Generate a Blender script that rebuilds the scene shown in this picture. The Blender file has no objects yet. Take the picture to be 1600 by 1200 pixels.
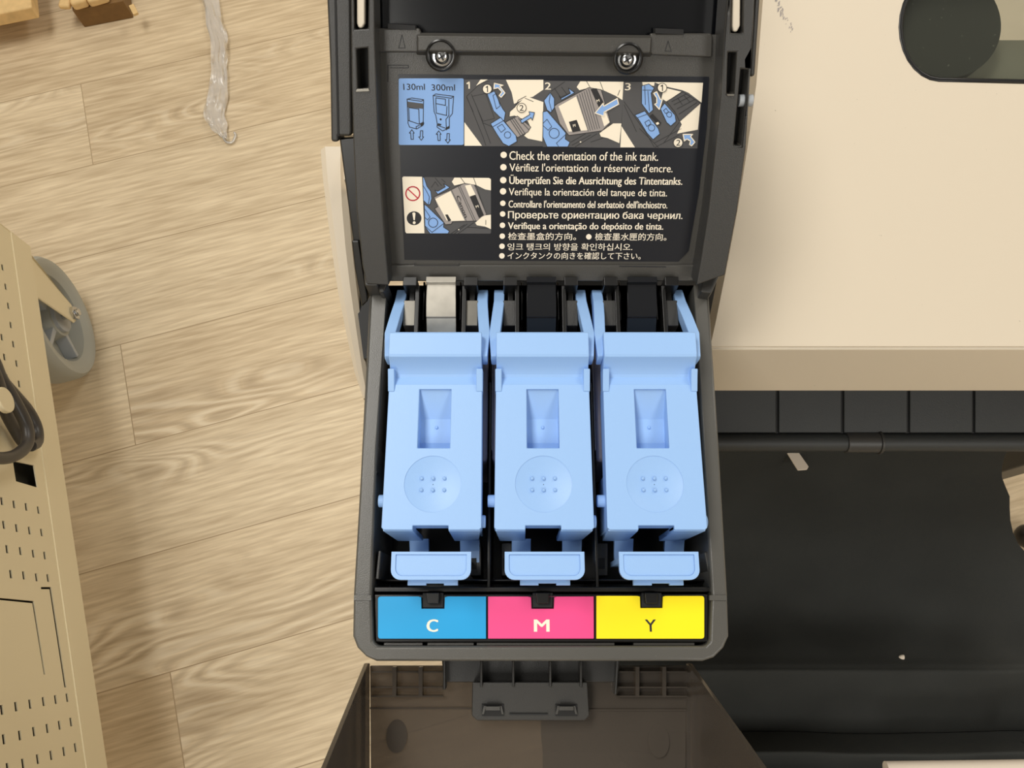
import bpy, bmesh, math, random
from mathutils import Vector, Matrix
from mathutils.geometry import tessellate_polygon, delaunay_2d_cdt
random.seed(7)
scene = bpy.context.scene
COL = scene.collection
# ------------------------------------------------------------------ camera
FPX = 1220.0                     # focal length in pixels of the 1600x1200 frame
HC = 1.31                        # camera height over the floor
TH = math.atan(368.0 / FPX)      # tilt away from straight down
cd = bpy.data.cameras.new('camera'); cam = bpy.data.objects.new('camera', cd); COL.objects.link(cam)
cd.sensor_width = 36.0; cd.lens = 36.0 * FPX / 1600.0; cd.clip_start = 0.01; cd.clip_end = 50
cam.location = (0, 0, HC); cam.rotation_euler = (TH, 0, 0)
scene.camera = cam
# ------------------------------------------------------------------ light
w = bpy.data.worlds.new('room_light'); scene.world = w; w.use_nodes = True
w.node_tree.nodes['Background'].inputs[0].default_value = (1.0, 0.955, 0.88, 1)
w.node_tree.nodes['Background'].inputs[1].default_value = 0.30
def ceiling_lamp(x, y, sx, sy, power):
    l = bpy.data.lights.new('ceiling_lamp', 'AREA'); l.shape = 'RECTANGLE'; l.size = sx; l.size_y = sy
    l.energy = power; l.color = (1.0, 0.97, 0.91)
    o = bpy.data.objects.new('ceiling_lamp', l); COL.objects.link(o); o.location = (x, y, 2.75)
    return o
ceiling_lamp(-0.75, 0.75, 0.6, 1.2, 37)
ceiling_lamp(1.5, 1.75, 0.6, 1.2, 30)
ceiling_lamp(-0.75, -1.3, 0.6, 1.2, 22)
ceiling_lamp(1.3, -1.3, 0.6, 1.2, 20)
vs = scene.view_settings
vs.view_transform = 'Standard'; vs.look = 'None'; vs.exposure = -0.27; vs.gamma = 1.0
try: vs.use_curve_mapping = False
except Exception: pass
# ------------------------------------------------------------------ helpers
CT, ST = math.cos(TH), math.sin(TH)
EYE = Vector((0, 0, HC))
def ray(px, py):
    a = (px - 800) / FPX; v = (600 - py) / FPX
    return Vector((a, ST + v * CT, -CT + v * ST))
def P(px, py, z):                       # where the photo's pixel meets the level z
    r = ray(px, py); return EYE + r * ((z - HC) / r.z)
def onplane(px, py, p0, n):
    r = ray(px, py); return EYE + r * ((p0 - EYE).dot(n) / r.dot(n))
def yz(py, z): return P(800, py, z).y
def lin(c):
    return tuple((x / 12.92 if x <= 0.04045 else ((x + 0.055) / 1.055) ** 2.4) for x in [v / 255.0 for v in c])
MATS = {}
def mat(name, rgb, rough=0.5, metal=0.0, bump=0.0, bscale=800, spec=0.5, var=0.0, vscale=20, specks=None):
    m = bpy.data.materials.new(name); m.use_nodes = True
    nt = m.node_tree; b = nt.nodes['Principled BSDF']
    c = lin(rgb) + (1,)
    b.inputs['Base Color'].default_value = c
    b.inputs['Roughness'].default_value = rough; b.inputs['Metallic'].default_value = metal
    b.inputs['Specular IOR Level'].default_value = spec
    tc = nt.nodes.new('ShaderNodeTexCoord')
    col = None
    if var:
        n = nt.nodes.new('ShaderNodeTexNoise'); n.inputs['Scale'].default_value = vscale; n.inputs['Detail'].default_value = 4
        nt.links.new(tc.outputs['Object'], n.inputs['Vector'])
        mx = nt.nodes.new('ShaderNodeMix'); mx.data_type = 'RGBA'
        mx.inputs[6].default_value = tuple(x * (1 - var) for x in c[:3]) + (1,)
        mx.inputs[7].default_value = tuple(min(1, x * (1 + var)) for x in c[:3]) + (1,)
        nt.links.new(n.outputs['Fac'], mx.inputs[0]); col = mx.outputs[2]
    if specks:
        srgb, sscale, thr = specks
        n = nt.nodes.new('ShaderNodeTexNoise'); n.inputs['Scale'].default_value = sscale; n.inputs['Detail'].default_value = 2
        nt.links.new(tc.outputs['Object'], n.inputs['Vector'])
        r = nt.nodes.new('ShaderNodeValToRGB'); r.color_ramp.elements[0].position = thr; r.color_ramp.elements[1].position = thr + 0.06
        nt.links.new(n.outputs['Fac'], r.inputs[0])
        mx = nt.nodes.new('ShaderNodeMix'); mx.data_type = 'RGBA'
        if col: nt.links.new(col, mx.inputs[6])
        else: mx.inputs[6].default_value = c
        mx.inputs[7].default_value = lin(srgb) + (1,)
        nt.links.new(r.outputs[0], mx.inputs[0]); col = mx.outputs[2]
    if col: nt.links.new(col, b.inputs['Base Color'])
    if bump:
        n = nt.nodes.new('ShaderNodeTexNoise'); n.inputs['Scale'].default_value = bscale; n.inputs['Detail'].default_value = 2
        nt.links.new(tc.outputs['Object'], n.inputs['Vector'])
        bp = nt.nodes.new('ShaderNodeBump'); bp.inputs['Strength'].default_value = bump; bp.inputs['Distance'].default_value = 0.0006
        nt.links.new(n.outputs['Fac'], bp.inputs['Height']); nt.links.new(bp.outputs[0], b.inputs['Normal'])
    MATS[name] = m; return m
BLUE = mat('blue_plastic', (150, 188, 236), 0.42, bump=0.08, bscale=2500)
FRAMEC = mat('frame_plastic', (84, 82, 77), 0.3, bump=0.15, bscale=2500, specks=((120, 116, 108), 900, 0.76))
DARK = mat('charcoal_plastic', (70, 68, 64), 0.3, bump=0.15, bscale=2500, specks=((120, 116, 108), 900, 0.76))
DARK2 = mat('dark_plastic', (54, 53, 51), 0.36, bump=0.15, bscale=2500)
BLACK = mat('black_plastic', (22, 21, 20), 0.28)
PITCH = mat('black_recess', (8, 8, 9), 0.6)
GLOSS = mat('glossy_black_plastic', (24, 25, 28), 0.12, specks=((90, 92, 95), 1500, 0.8))
WHITE = mat('off_white_plastic', (214, 201, 180), 0.5, bump=0.06, bscale=3000, specks=((150, 140, 120), 420, 0.765))
WHITE2 = mat('front_off_white_plastic', (228, 216, 196), 0.5, specks=((150, 140, 120), 300, 0.79))
INKY = mat('polished_black_plastic', (11, 12, 15), 0.14, specks=((60, 62, 66), 1500, 0.81))
NAVY = mat('sticker_film', (13, 17, 27), 0.28, specks=((84, 88, 96), 1300, 0.79))
CREAM = mat('cream_print', (250, 238, 216), 0.5)
INK = mat('black_print', (28, 27, 30), 0.5)
SBLUE = mat('blue_print', (136, 176, 232), 0.5)
SGREY = mat('charcoal_print', (78, 77, 78), 0.5)
MGREY = mat('grey_print', (158, 150, 146), 0.5)
RED = mat('red_print', (205, 45, 65), 0.5)
CYAN = mat('cyan_label', (0, 158, 220), 0.45)
MAGENTA = mat('magenta_label', (240, 72, 138), 0.45)
YELLOW = mat('yellow_label', (255, 232, 0), 0.45)
CHROME = mat('chrome_steel', (205, 205, 205), 0.15, 1.0)
STEEL = mat('brushed_plate', (120, 116, 108), 0.3, 0.6, var=0.25, vscale=90)
LILAC = mat('tank_plastic', (150, 142, 148), 0.4)
TWHITE = mat('tank_label', (235, 230, 225), 0.5)
CART = mat('beige_powder_coat', (226, 213, 180), 0.5, bump=0.1, bscale=900, spec=0.3)
RUBBER = mat('grey_rubber', (166, 167, 160), 0.55)
RUBBER2 = mat('grey_wheel_plastic', (168, 172, 176), 0.5)
CABLE = mat('black_rubber', (62, 58, 54), 0.35)
FABRIC = mat('black_fabric', (54, 55, 53), 0.8, bump=0.5, bscale=1500, spec=0.2, var=0.3, vscale=9)
GUIDE = mat('dark_guide_plastic', (47, 49, 49), 0.5, bump=0.2, bscale=1500)
WOOD = mat('raw_pine', (224, 190, 134), 0.65, var=0.25, vscale=60)
WOODD = mat('brown_pine', (124, 92, 50), 0.65, var=0.25, vscale=60)
PAPER = mat('paper_white', (228, 214, 196), 0.6)
def smoked(name, tint, gloss=0.5, rough=0.08, diff=(40, 36, 32), dfac=0.25):
    m = bpy.data.materials.new(name); m.use_nodes = True; nt = m.node_tree; nt.nodes.clear()
    out = nt.nodes.new('ShaderNodeOutputMaterial')
    t = nt.nodes.new('ShaderNodeBsdfTransparent'); t.inputs[0].default_value = tint + (1,)
    d = nt.nodes.new('ShaderNodeBsdfDiffuse'); d.inputs[0].default_value = lin(diff) + (1,)
    g = nt.nodes.new('ShaderNodeBsdfGlossy'); g.inputs['Roughness'].default_value = rough
    f = nt.nodes.new('ShaderNodeFresnel'); f.inputs[0].default_value = 1.4
    m1 = nt.nodes.new('ShaderNodeMixShader'); m1.inputs[0].default_value = dfac
    m2 = nt.nodes.new('ShaderNodeMixShader')
    mu = nt.nodes.new('ShaderNodeMath'); mu.operation = 'MULTIPLY'; mu.inputs[1].default_value = gloss
    nt.links.new(f.outputs[0], mu.inputs[0]); nt.links.new(mu.outputs[0], m2.inputs[0])
    nt.links.new(t.outputs[0], m1.inputs[1]); nt.links.new(d.outputs[0], m1.inputs[2])
    nt.links.new(m1.outputs[0], m2.inputs[1]); nt.links.new(g.outputs[0], m2.inputs[2])
    nt.links.new(m2.outputs[0], out.inputs[0]); return m
SMOKE = smoked('smoked_plastic', (0.42, 0.39, 0.36), 1.0, 0.1, (106, 97, 87), 0.42)
SMOKE2 = smoked('smoked_window', (0.86, 0.86, 0.80), 0.7, 0.05, (90, 92, 88), 0.10)
FILM = smoked('clear_film', (1.0, 1.0, 1.0), 3.0, 0.25, (255, 255, 255), 0.32)
# ---- mesh helpers
ORIGIN = {}
def finish(name, bm, m, parent=None, bevel=0.0, seg=2, origin=None, ang=35, nobevel=None):
    bmesh.ops.remove_doubles(bm, verts=bm.verts, dist=1e-6)
    bmesh.ops.recalc_face_normals(bm, faces=bm.faces)
    for e in bm.edges:
        if len(e.link_faces) != 2 or e.calc_face_angle(0) > math.radians(ang): e.smooth = False
    for f in bm.faces: f.smooth = True
    if nobevel:
        lay = bm.edges.layers.float.new('bevel_weight_edge')
        for e in bm.edges:
            if len(e.link_faces) == 2 and e.calc_face_angle(0) > math.radians(40) and not nobevel(e): e[lay] = 1.0
    o0 = ORIGIN.get(parent.name) if parent else (origin or Vector((0, 0, 0)))
    for v in bm.verts: v.co -= o0
    me = bpy.data.meshes.new(name); bm.to_mesh(me); bm.free()
    for mm in (m if isinstance(m, (list, tuple)) else [m]): me.materials.append(mm)
    o = bpy.data.objects.new(name, me); COL.objects.link(o)
    ORIGIN[o.name] = o0
    if parent: o.parent = parent
    else: o.location = o0
    if bevel:
        b = o.modifiers.new('bevel', 'BEVEL'); b.width = bevel; b.segments = seg; b.limit_method = 'ANGLE'
        b.angle_limit = math.radians(40); b.harden_normals = True
        if nobevel: b.limit_method = 'WEIGHT'
    return o
def islands(name, bm, m, parent, **k):
    # every loose piece becomes an object of its own
    left = set(bm.verts); out = []
    while left:
        st = [left.pop()]; seen = set(st)
        while st:
            v = st.pop()
            for e in v.link_edges:
                u = e.other_vert(v)
                if u not in seen: seen.add(u); st.append(u); left.discard(u)
        nb = bmesh.new(); mp = {v: nb.verts.new(v.co) for v in seen}
        for f in {f for v in seen for f in v.link_faces}:
            nb.faces.new([mp[v] for v in f.verts]).material_index = f.material_index
        out.append(finish(name, nb, m, parent, **k))
    bm.free(); return out
def tag(o, label, cat, group=None, kind=None):
    o['label'] = label; o['category'] = cat
    if group: o['group'] = group
    if kind: o['kind'] = kind
    return o
def thing(name, loc, label, cat, group=None):
    o = bpy.data.objects.new(name, None); COL.objects.link(o); o.location = loc; o.empty_display_size = 0.05
    ORIGIN[o.name] = Vector(loc); return tag(o, label, cat, group)
def BM(): return bmesh.new()
def prism(bm, A, B, mi=0):
    a = [bm.verts.new(p) for p in A]; b = [bm.verts.new(p) for p in B]; n = len(a)
    fs = [bm.faces.new(a), bm.faces.new(b[::-1])]
    for i in range(n): fs.append(bm.faces.new((a[i], b[i], b[(i + 1) % n], a[(i + 1) % n])))
    for f in fs: f.material_index = mi
def ext(bm, A, d, mi=0):
    d = Vector(d); prism(bm, A, [Vector(p) + d for p in A], mi)
def inside(p, poly):
    c = False; n = len(poly)
    for i in range(n):
        a, b = poly[i], poly[i - 1]
        if (a.y > p.y) != (b.y > p.y) and p.x < (b.x - a.x) * (p.y - a.y) / (b.y - a.y) + a.x: c = not c
    return c
def tess(loops):                                           # triangles of a flat outline with holes
    l0 = loops[0]; nrm = Vector((0, 0, 0))
    for i in range(len(l0)): nrm += (l0[i] - l0[0]).cross(l0[(i + 1) % len(l0)] - l0[0])
    nrm.normalize(); u = nrm.orthogonal().normalized(); v = nrm.cross(u)
    L2 = [[Vector(((p - l0[0]).dot(u) * 1000, (p - l0[0]).dot(v) * 1000)) for p in l] for l in loops]
    flat = [p for l in L2 for p in l]; edges = []; k = 0
    for l in L2:
        edges += [(k + i, k + (i + 1) % len(l)) for i in range(len(l))]; k += len(l)
    vs_, _, fs, ov, _, _ = delaunay_2d_cdt(flat, edges, [], 0, 1e-5)
    out = []
    for f in fs:
        c = (vs_[f[0]] + vs_[f[1]] + vs_[f[2]]) / 3
        if inside(c, L2[0]) and not any(inside(c, h) for h in L2[1:]) and all(ov[i] for i in f): out.append([ov[i][0] for i in f])
    return out
def plate(bm, loops, d, mi=0, bare=()):
    loops = [[Vector(p) for p in l] for l in loops]; d = Vector(d)
    flat = [p for l in loops for p in l]
    tv = [bm.verts.new(p) for p in flat]; bv = [bm.verts.new(p + d) for p in flat]
    caps = []
    for t in tess(loops):
        try:
            for q in ([tv[i] for i in t], [bv[i] for i in t][::-1]):
                f = bm.faces.new(q); f.material_index = mi; caps.append(f)
        except ValueError: pass
    k = 0
    for li_, l in enumerate(loops):
        n = len(l)
        for i in range(n if li_ not in bare else 0):
            a, b = k + i, k + (i + 1) % n
            bm.faces.new((tv[a], bv[a], bv[b], tv[b])).material_index = mi
        k += n
    cs = set(caps)
    bmesh.ops.dissolve_limit(bm, angle_limit=0.02, verts=[], edges=list({e for f in caps for e in f.edges if all(g in cs for g in e.link_faces)}))
def box(bm, x0, x1, y0, y1, z0, z1, mi=0):
    ext(bm, [(x0, y0, z1), (x1, y0, z1), (x1, y1, z1), (x0, y1, z1)], (0, 0, z0 - z1), mi)
def loft(bm, rings, caps=True, closed=True, mi=0):
    R = [[bm.verts.new(p) for p in r] for r in rings]; n = len(R[0])
    for i in range(len(R) - 1):
        for j in range(n if closed else n - 1):
            bm.faces.new((R[i][j], R[i][(j + 1) % n], R[i + 1][(j + 1) % n], R[i + 1][j])).material_index = mi
    if caps and closed:
        bm.faces.new(R[0][::-1]).material_index = mi; bm.faces.new(R[-1]).material_index = mi
def circ(c, u, v, r, n=32, r2=None):
    r2 = r2 or r
    return [Vector(c) + Vector(u) * (r * math.cos(2 * math.pi * i / n)) + Vector(v) * (r2 * math.sin(2 * math.pi * i / n)) for i in range(n)]
def cyl(bm, c, ax, r, h, n=32, mi=0, r2=None):
    ax = Vector(ax).normalized(); u = ax.orthogonal().normalized(); v = ax.cross(u)
    A = circ(c, u, v, r, n); B = circ(Vector(c) + ax * h, u, v, r2 or r, n); prism(bm, A, B, mi)
def smooth_path(pts, sub=6):
    pts = [Vector(p) for p in pts]; out = []
    for i in range(len(pts) - 1):
        p0 = pts[max(i - 1, 0)]; p1 = pts[i]; p2 = pts[i + 1]; p3 = pts[min(i + 2, len(pts) - 1)]
        for k in range(sub):
            t = k / sub
            out.append(0.5 * ((2 * p1) + (p2 - p0) * t + (2 * p0 - 5 * p1 + 4 * p2 - p3) * t * t + (3 * p1 - p0 - 3 * p2 + p3) * t ** 3))
    out.append(pts[-1]); return out
def tube(bm, pts, r, n=12, sub=6, mi=0):
    pts = smooth_path(pts, sub); rings = []; u = None
    for i, p in enumerate(pts):
        t = (pts[min(i + 1, len(pts) - 1)] - pts[max(i - 1, 0)]).normalized()
        u = t.orthogonal().normalized() if u is None else (u - t * u.dot(t)).normalized()
        rings.append(circ(p, u, t.cross(u), r, n))
    loft(bm, rings, mi=mi)
def rrect(x0, y0, x1, y1, r, corners=(1, 1, 1, 1), n=5):   # 2D rounded rectangle: order bl, br, tr, tl
    out = []
    for k, (cx, cy, a0) in enumerate(((x0 + r, y0 + r, 180), (x1 - r, y0 + r, 270), (x1 - r, y1 - r, 0), (x0 + r, y1 - r, 90))):
        if not corners[k]:
            out.append(((x0, y0), (x1, y0), (x1, y1), (x0, y1))[k]); continue
        for i in range(n + 1):
            a = math.radians(a0 + 90 * i / n); out.append((cx + r * math.cos(a), cy + r * math.sin(a)))
    return out
_tc = {}
def refill(me):                                           # letters whose strokes overlap: fill by winding number
    nx = {}
    for e in me.edges: nx.setdefault(e.vertices[0], []).append(e.vertices[1]); nx.setdefault(e.vertices[1], []).append(e.vertices[0])
    left = set(range(len(me.vertices))); loops = []
    while left:
        i = min(left); loop = [i]; left.discard(i); c = i + 1 if i + 1 in nx.get(i, ()) else nx[i][0]
        while c in left:
            loop.append(c); left.discard(c)
            c = next((q for q in nx[c] if q in left), i)
        loops.append([me.vertices[q].co.xy for q in loop])
    flat = [Vector(p) for l in loops for p in l]; E = []; k = 0
    for l in loops:
        E += [(k + i, k + (i + 1) % len(l)) for i in range(len(l))]; k += len(l)
    vs_, _, fs, _, _, _ = delaunay_2d_cdt(flat, E, [], 0, 1e-6)
    box_ = [(min(p.x for p in l), max(p.x for p in l), l) for l in loops]
    F = []
    for f in fs:
        c = sum((vs_[i] for i in f), Vector((0, 0))) / 3; wn = 0
        for x0, x1, l in box_:
            if x1 < c.x: continue
            for a, b in zip(l, l[1:] + l[:1]):
                if (a.y > c.y) != (b.y > c.y) and c.x < (b.x - a.x) * (c.y - a.y) / (b.y - a.y) + a.x: wn += 1 if b.y > a.y else -1
        if wn: F.append(tuple(f))
    return [Vector((v.x, v.y, 0)) for v in vs_], F
def glyphs(s):
    bold = 0.0
    key = (s, bold)
    if key in _tc: return _tc[key]
    cu = bpy.data.curves.new('text', 'FONT'); cu.body = s; cu.size = 1.0; cu.offset = bold; cu.resolution_u = 3
    if any('\u0400' <= c <= '\u04ff' for c in s): cu.fill_mode = 'NONE'
    o = bpy.data.objects.new('text', cu); COL.objects.link(o)
    me = bpy.data.meshes.new_from_object(o.evaluated_get(bpy.context.evaluated_depsgraph_get()))
    V = [v.co.copy() for v in me.vertices]; F = [tuple(p.vertices) for p in me.polygons]
    if any('\u0400' <= c <= '\u04ff' for c in s): V, F = refill(me)
    bpy.data.objects.remove(o); bpy.data.curves.remove(cu); bpy.data.meshes.remove(me)
    _tc[key] = (V, F); return V, F
def write(bm, s, A, B, up, cap, bold=0.0, mi=0, lift=(0, 0, 0)):            # letters from A to B on a baseline, capital height cap
    V, F = glyphs(s)
    if not V: return
    x0 = min(v.x for v in V); x1 = max(v.x for v in V)
    H = max(v.y for v in glyphs('H')[0])
    A = Vector(A); dx = (Vector(B) - A) / (x1 - x0); up = Vector(up).normalized() * (cap / H)
    nn = dx.cross(up).normalized()
    for k, sh in enumerate((0.0,) if bold < .004 else (-bold, bold) if bold < .013 else (-bold, 0.0, bold)):
        vs_ = [bm.verts.new(A + dx.normalized() * (sh * cap * 1.6) + dx * (v.x - x0) + up * (v.y) + nn * (k * 4e-6)) for v in V]
        for f in F:
            try: bm.faces.new([vs_[i] for i in f]).material_index = mi
            except ValueError: pass

# ================================================================== the floor
a = P(0, 290, 0); b = P(145, 255, 0); ANG = math.atan2(b.y - a.y, b.x - a.x)
def floor_material():
    m = bpy.data.materials.new('wood_look_planks'); m.use_nodes = True; nt = m.node_tree; N = nt.nodes; L = nt.links
    bs = N['Principled BSDF']; bs.inputs['Roughness'].default_value = 0.5; bs.inputs['Specular IOR Level'].default_value = 0.35
    tc = N.new('ShaderNodeTexCoord'); mp = N.new('ShaderNodeMapping'); mp.inputs['Rotation'].default_value = (0, 0, -ANG)
    ca, sa = math.cos(-ANG), math.sin(-ANG)
    rot = lambda q: (q.x * ca - q.y * sa, q.x * sa + q.y * ca)
    c = rot(P(143, 258, 0)); u1 = rot(P(131, 190, 0))[0]; u4 = rot(P(205, 620, 0))[0]
    mp.inputs['Location'].default_value = (-(u4 + u1) / 2 - 0.6, -c[1], 0)
    L.new(tc.outputs['Object'], mp.inputs['Vector'])
    br = N.new('ShaderNodeTexBrick'); br.offset = 0.5; br.offset_frequency = 3; br.inputs['Scale'].default_value = 1.0
    br.inputs['Brick Width'].default_value = 1.2; br.inputs['Row Height'].default_value = 0.19
    br.inputs['Mortar Size'].default_value = 0.0009; br.inputs['Mortar Smooth'].default_value = 0.4
    br.inputs['Color1'].default_value = (0.0, 0, 0, 1); br.inputs['Color2'].default_value = (1, 1, 1, 1); br.inputs['Mortar'].default_value = (0.5, 0.5, 0.5, 1)
    L.new(mp.outputs[0], br.inputs['Vector'])
    def noise(sx, sy, sc, det, dist=0.0):
        q = N.new('ShaderNodeMapping'); q.inputs['Scale'].default_value = (sx, sy, 1); L.new(mp.outputs[0], q.inputs['Vector'])
        off = N.new('ShaderNodeVectorMath'); off.operation = 'MULTIPLY_ADD'
        L.new(br.outputs['Color'], off.inputs[0]); off.inputs[1].default_value = (7.3, 13.1, 0); L.new(q.outputs[0], off.inputs[2])
        n = N.new('ShaderNodeTexNoise'); n.inputs['Scale'].default_value = sc; n.inputs['Detail'].default_value = det; n.inputs['Distortion'].default_value = dist
        L.new(off.outputs[0], n.inputs['Vector']); return n.outputs['Fac'], off.outputs[0]
    fine, _ = noise(5, 70, 2.2, 6); broad, _ = noise(1.3, 9, 1.4, 4, 0.4)
    cat, cv = noise(2.2, 10, 0.8, 2, 0.25)
    sn = N.new('ShaderNodeMath'); sn.operation = 'MULTIPLY'; sn.inputs[1].default_value = 120.0; L.new(cat, sn.inputs[0])
    si = N.new('ShaderNodeMath'); si.operation = 'SINE'; L.new(sn.outputs[0], si.inputs[0])
    patch, _ = noise(0.9, 4.0, 1.1, 2)
    pr = N.new('ShaderNodeMapRange'); pr.inputs[1].default_value = 0.52; pr.inputs[2].default_value = 0.66; L.new(patch, pr.inputs[0])
    cg = N.new('ShaderNodeMath'); cg.operation = 'MULTIPLY'; L.new(si.outputs[0], cg.inputs[0]); L.new(pr.outputs[0], cg.inputs[1])
    def mix(fac, A, B, k=None):
        x = N.new('ShaderNodeMix'); x.data_type = 'RGBA'
        if isinstance(fac, float): x.inputs[0].default_value = fac
        else: L.new(fac, x.inputs[0])
        for s, q in ((6, A), (7, B)):
            if isinstance(q, tuple): x.inputs[s].default_value = q + (1,)
            else: L.new(q, x.inputs[s])
        return x.outputs[2]
    def rng(v, lo, hi):
        r = N.new('ShaderNodeMapRange'); r.inputs[1].default_value = lo; r.inputs[2].default_value = hi; L.new(v, r.inputs[0]); return r.outputs[0]
    base = mix(rng(broad, 0.32, 0.68), lin((202, 183, 152)), lin((240, 223, 192)))
    gr = mix(rng(fine, 0.34, 0.7), lin((186, 165, 135)), lin((250, 235, 206)))
    c1 = mix(0.5, base, gr)
    tone = mix(br.outputs['Color'], lin((240, 234, 226)), lin((252, 251, 249)))
    mu = N.new('ShaderNodeMix'); mu.data_type = 'RGBA'; mu.blend_type = 'MULTIPLY'; mu.inputs[0].default_value = 1.0
    L.new(c1, mu.inputs[6]); L.new(tone, mu.inputs[7])
    c2 = mix(rng(cg.outputs[0], 0.2, 2.4), mu.outputs[2], lin((255, 244, 220)))
    c3 = mix(rng(cg.outputs[0], -0.1, -3.2), c2, lin((120, 96, 70)))
    c4 = mix(br.outputs['Fac'], c3, lin((165, 143, 112)))
    L.new(c4, bs.inputs['Base Color']); return m
bm = BM(); box(bm, -2.6, 2.6, -2.4, 2.6, -0.05, 0.0)
fl = finish('floor', bm, floor_material()); fl['kind'] = 'structure'

WALL = mat('painted_wall', (222, 216, 204), .8, bump=.1, bscale=300)
for nm, d in (('wall_back', (-2.6, 2.6, 2.6, 2.7)), ('wall_front', (-2.6, 2.6, -2.5, -2.4)), ('wall_left', (-2.7, -2.6, -2.4, 2.6)), ('wall_right', (2.6, 2.7, -2.4, 2.6))):
    bm = BM(); box(bm, *d, -.05, 2.9); finish(nm, bm, WALL)['kind'] = 'structure'
# ================================================================== the printer
ZF = 0.95
PRN = thing('large_format_printer', (0.02, 0.2, 0), 'large off-white and charcoal printer with its ink compartment standing open', 'printer')
def part(name, bm, m, parent=None, **k): return finish(name, bm, m, parent or PRN, **k)
Q = lambda pts, z: [P(x, y, z) for x, y in pts]
# ---- ink compartment frame: one ring of charcoal plastic
bm = BM()
outer = [(578, 446), (562, 760), (552, 930), (551, 994), (558, 1012), (572, 1026), (588, 1033), (1098, 1033), (1116, 1027), (1131, 1012), (1139, 994), (1137, 930), (1124, 700), (1107, 446)]
inner = [(604, 446), (590, 700), (581, 928), (583, 1002), (590, 1009), (1102, 1009), (1109, 1002), (1112, 928), (1098, 700), (1084, 446)]
plate(bm, [Q(outer, ZF), Q(inner, ZF)], (0, 0, -0.055))
FRAME = part('compartment_frame', bm, FRAMEC, bevel=0.0016, seg=3)
# corner lugs on the frame, where the lighter side rails end
bm = BM()
for pts in ([(553, 938), (580, 938), (580, 930), (553, 930)], [(1109, 938), (1136, 938), (1135, 930), (1109, 930)]):
    ext(bm, Q(pts, ZF + 0.0006), (0, 0, -0.002))
islands('rail_end', bm, FRAMEC, FRAME)
# inner side rails with their little clips
bm = BM()
for pts in ([(596, 528), (603, 528), (588, 735), (580, 735)], [(1089, 530), (1096, 530), (1112, 770), (1104, 770)]):
    ext(bm, Q(pts, ZF - 0.001), (0, 0, -0.03))
for pts in ([(578, 735), (590, 735), (588, 745), (579, 741)], [(1104, 766), (1115, 766), (1116, 778), (1108, 780)]):
    ext(bm, Q(pts, ZF - 0.0005), (0, 0, -0.006))
for pts in ([(591, 860), (596, 860), (592, 905), (586, 905)], [(1100, 862), (1106, 862), (1112, 893), (1106, 893)]):
    ext(bm, Q(pts, ZF - 0.004), (0, 0, -0.03))
islands('guide_rail', bm, DARK2, FRAME, bevel=0.0006)
# tub under everything
bm = BM()
x0, x1 = P(585, 800, ZF).x - 0.002, P(1108, 800, ZF).x + 0.002
y0, y1 = yz(1010, ZF) - 0.001, yz(440, ZF)
z0 = 0.885
box(bm, x0, x1, y0, y1, z0 - 0.004, z0)
box(bm, x0 - 0.002, x0 + 0.001, y0, y1, z0 - 0.004, ZF - 0.056); box(bm, x1 - 0.001, x1 + 0.002, y0, y1, z0 - 0.004, ZF - 0.056)
box(bm, x0, x1, y0 - 0.003, y0, z0 - 0.004, ZF - 0.056); box(bm, x0, x1, y1, y1 + 0.003, z0 - 0.004, ZF - 0.02)
TUB = part('compartment_tub', bm, BLACK)
# ---- positions of the three bays
ZL = 0.965
BX = [P(676, 756, ZL).x, P(849.5, 756, ZL).x, P(1023.5, 756, ZL).x]
NAMES = ['cyan', 'magenta', 'yellow']
bm = BM()
for xm in ((BX[0] + BX[1]) / 2, (BX[1] + BX[2]) / 2):
    box(bm, xm - 0.0007, xm + 0.0007, yz(924, 0.94), yz(600, 0.94), z0, 0.944)
islands('bay_divider', bm, BLACK, TUB, bevel=0.0004)
# cross bars in front of the bays
bm = BM()
ext(bm, Q([(584, 917), (1110, 917), (1111, 925), (584, 925)], 0.947), (0, 0, -0.03))
ext(bm, Q([(590, 905), (1106, 905), (1106, 909), (590, 909)], 0.938), (0, 0, -0.03))
islands('cross_bar', bm, BLACK, TUB, bevel=0.0006)
bm = BM()
for (xa, xb) in ((735, 752), (783, 800), (925, 950)):
    ext(bm, Q([(xa, 848), (xb, 848), (xb, 900), (xa, 900)], 0.925), (0, 0, -0.03))
islands('tank_latch_block', bm, DARK2, TUB, bevel=0.0005); bm = BM()
for (xa, xb) in ((735, 744), (786, 797), (932, 945)):
    ext(bm, Q([(xa, 872), (xb, 872), (xb, 889), (xa, 889)], 0.9255), (0, 0, -0.001))
islands('latch_opening', bm, PITCH, TUB)
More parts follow.
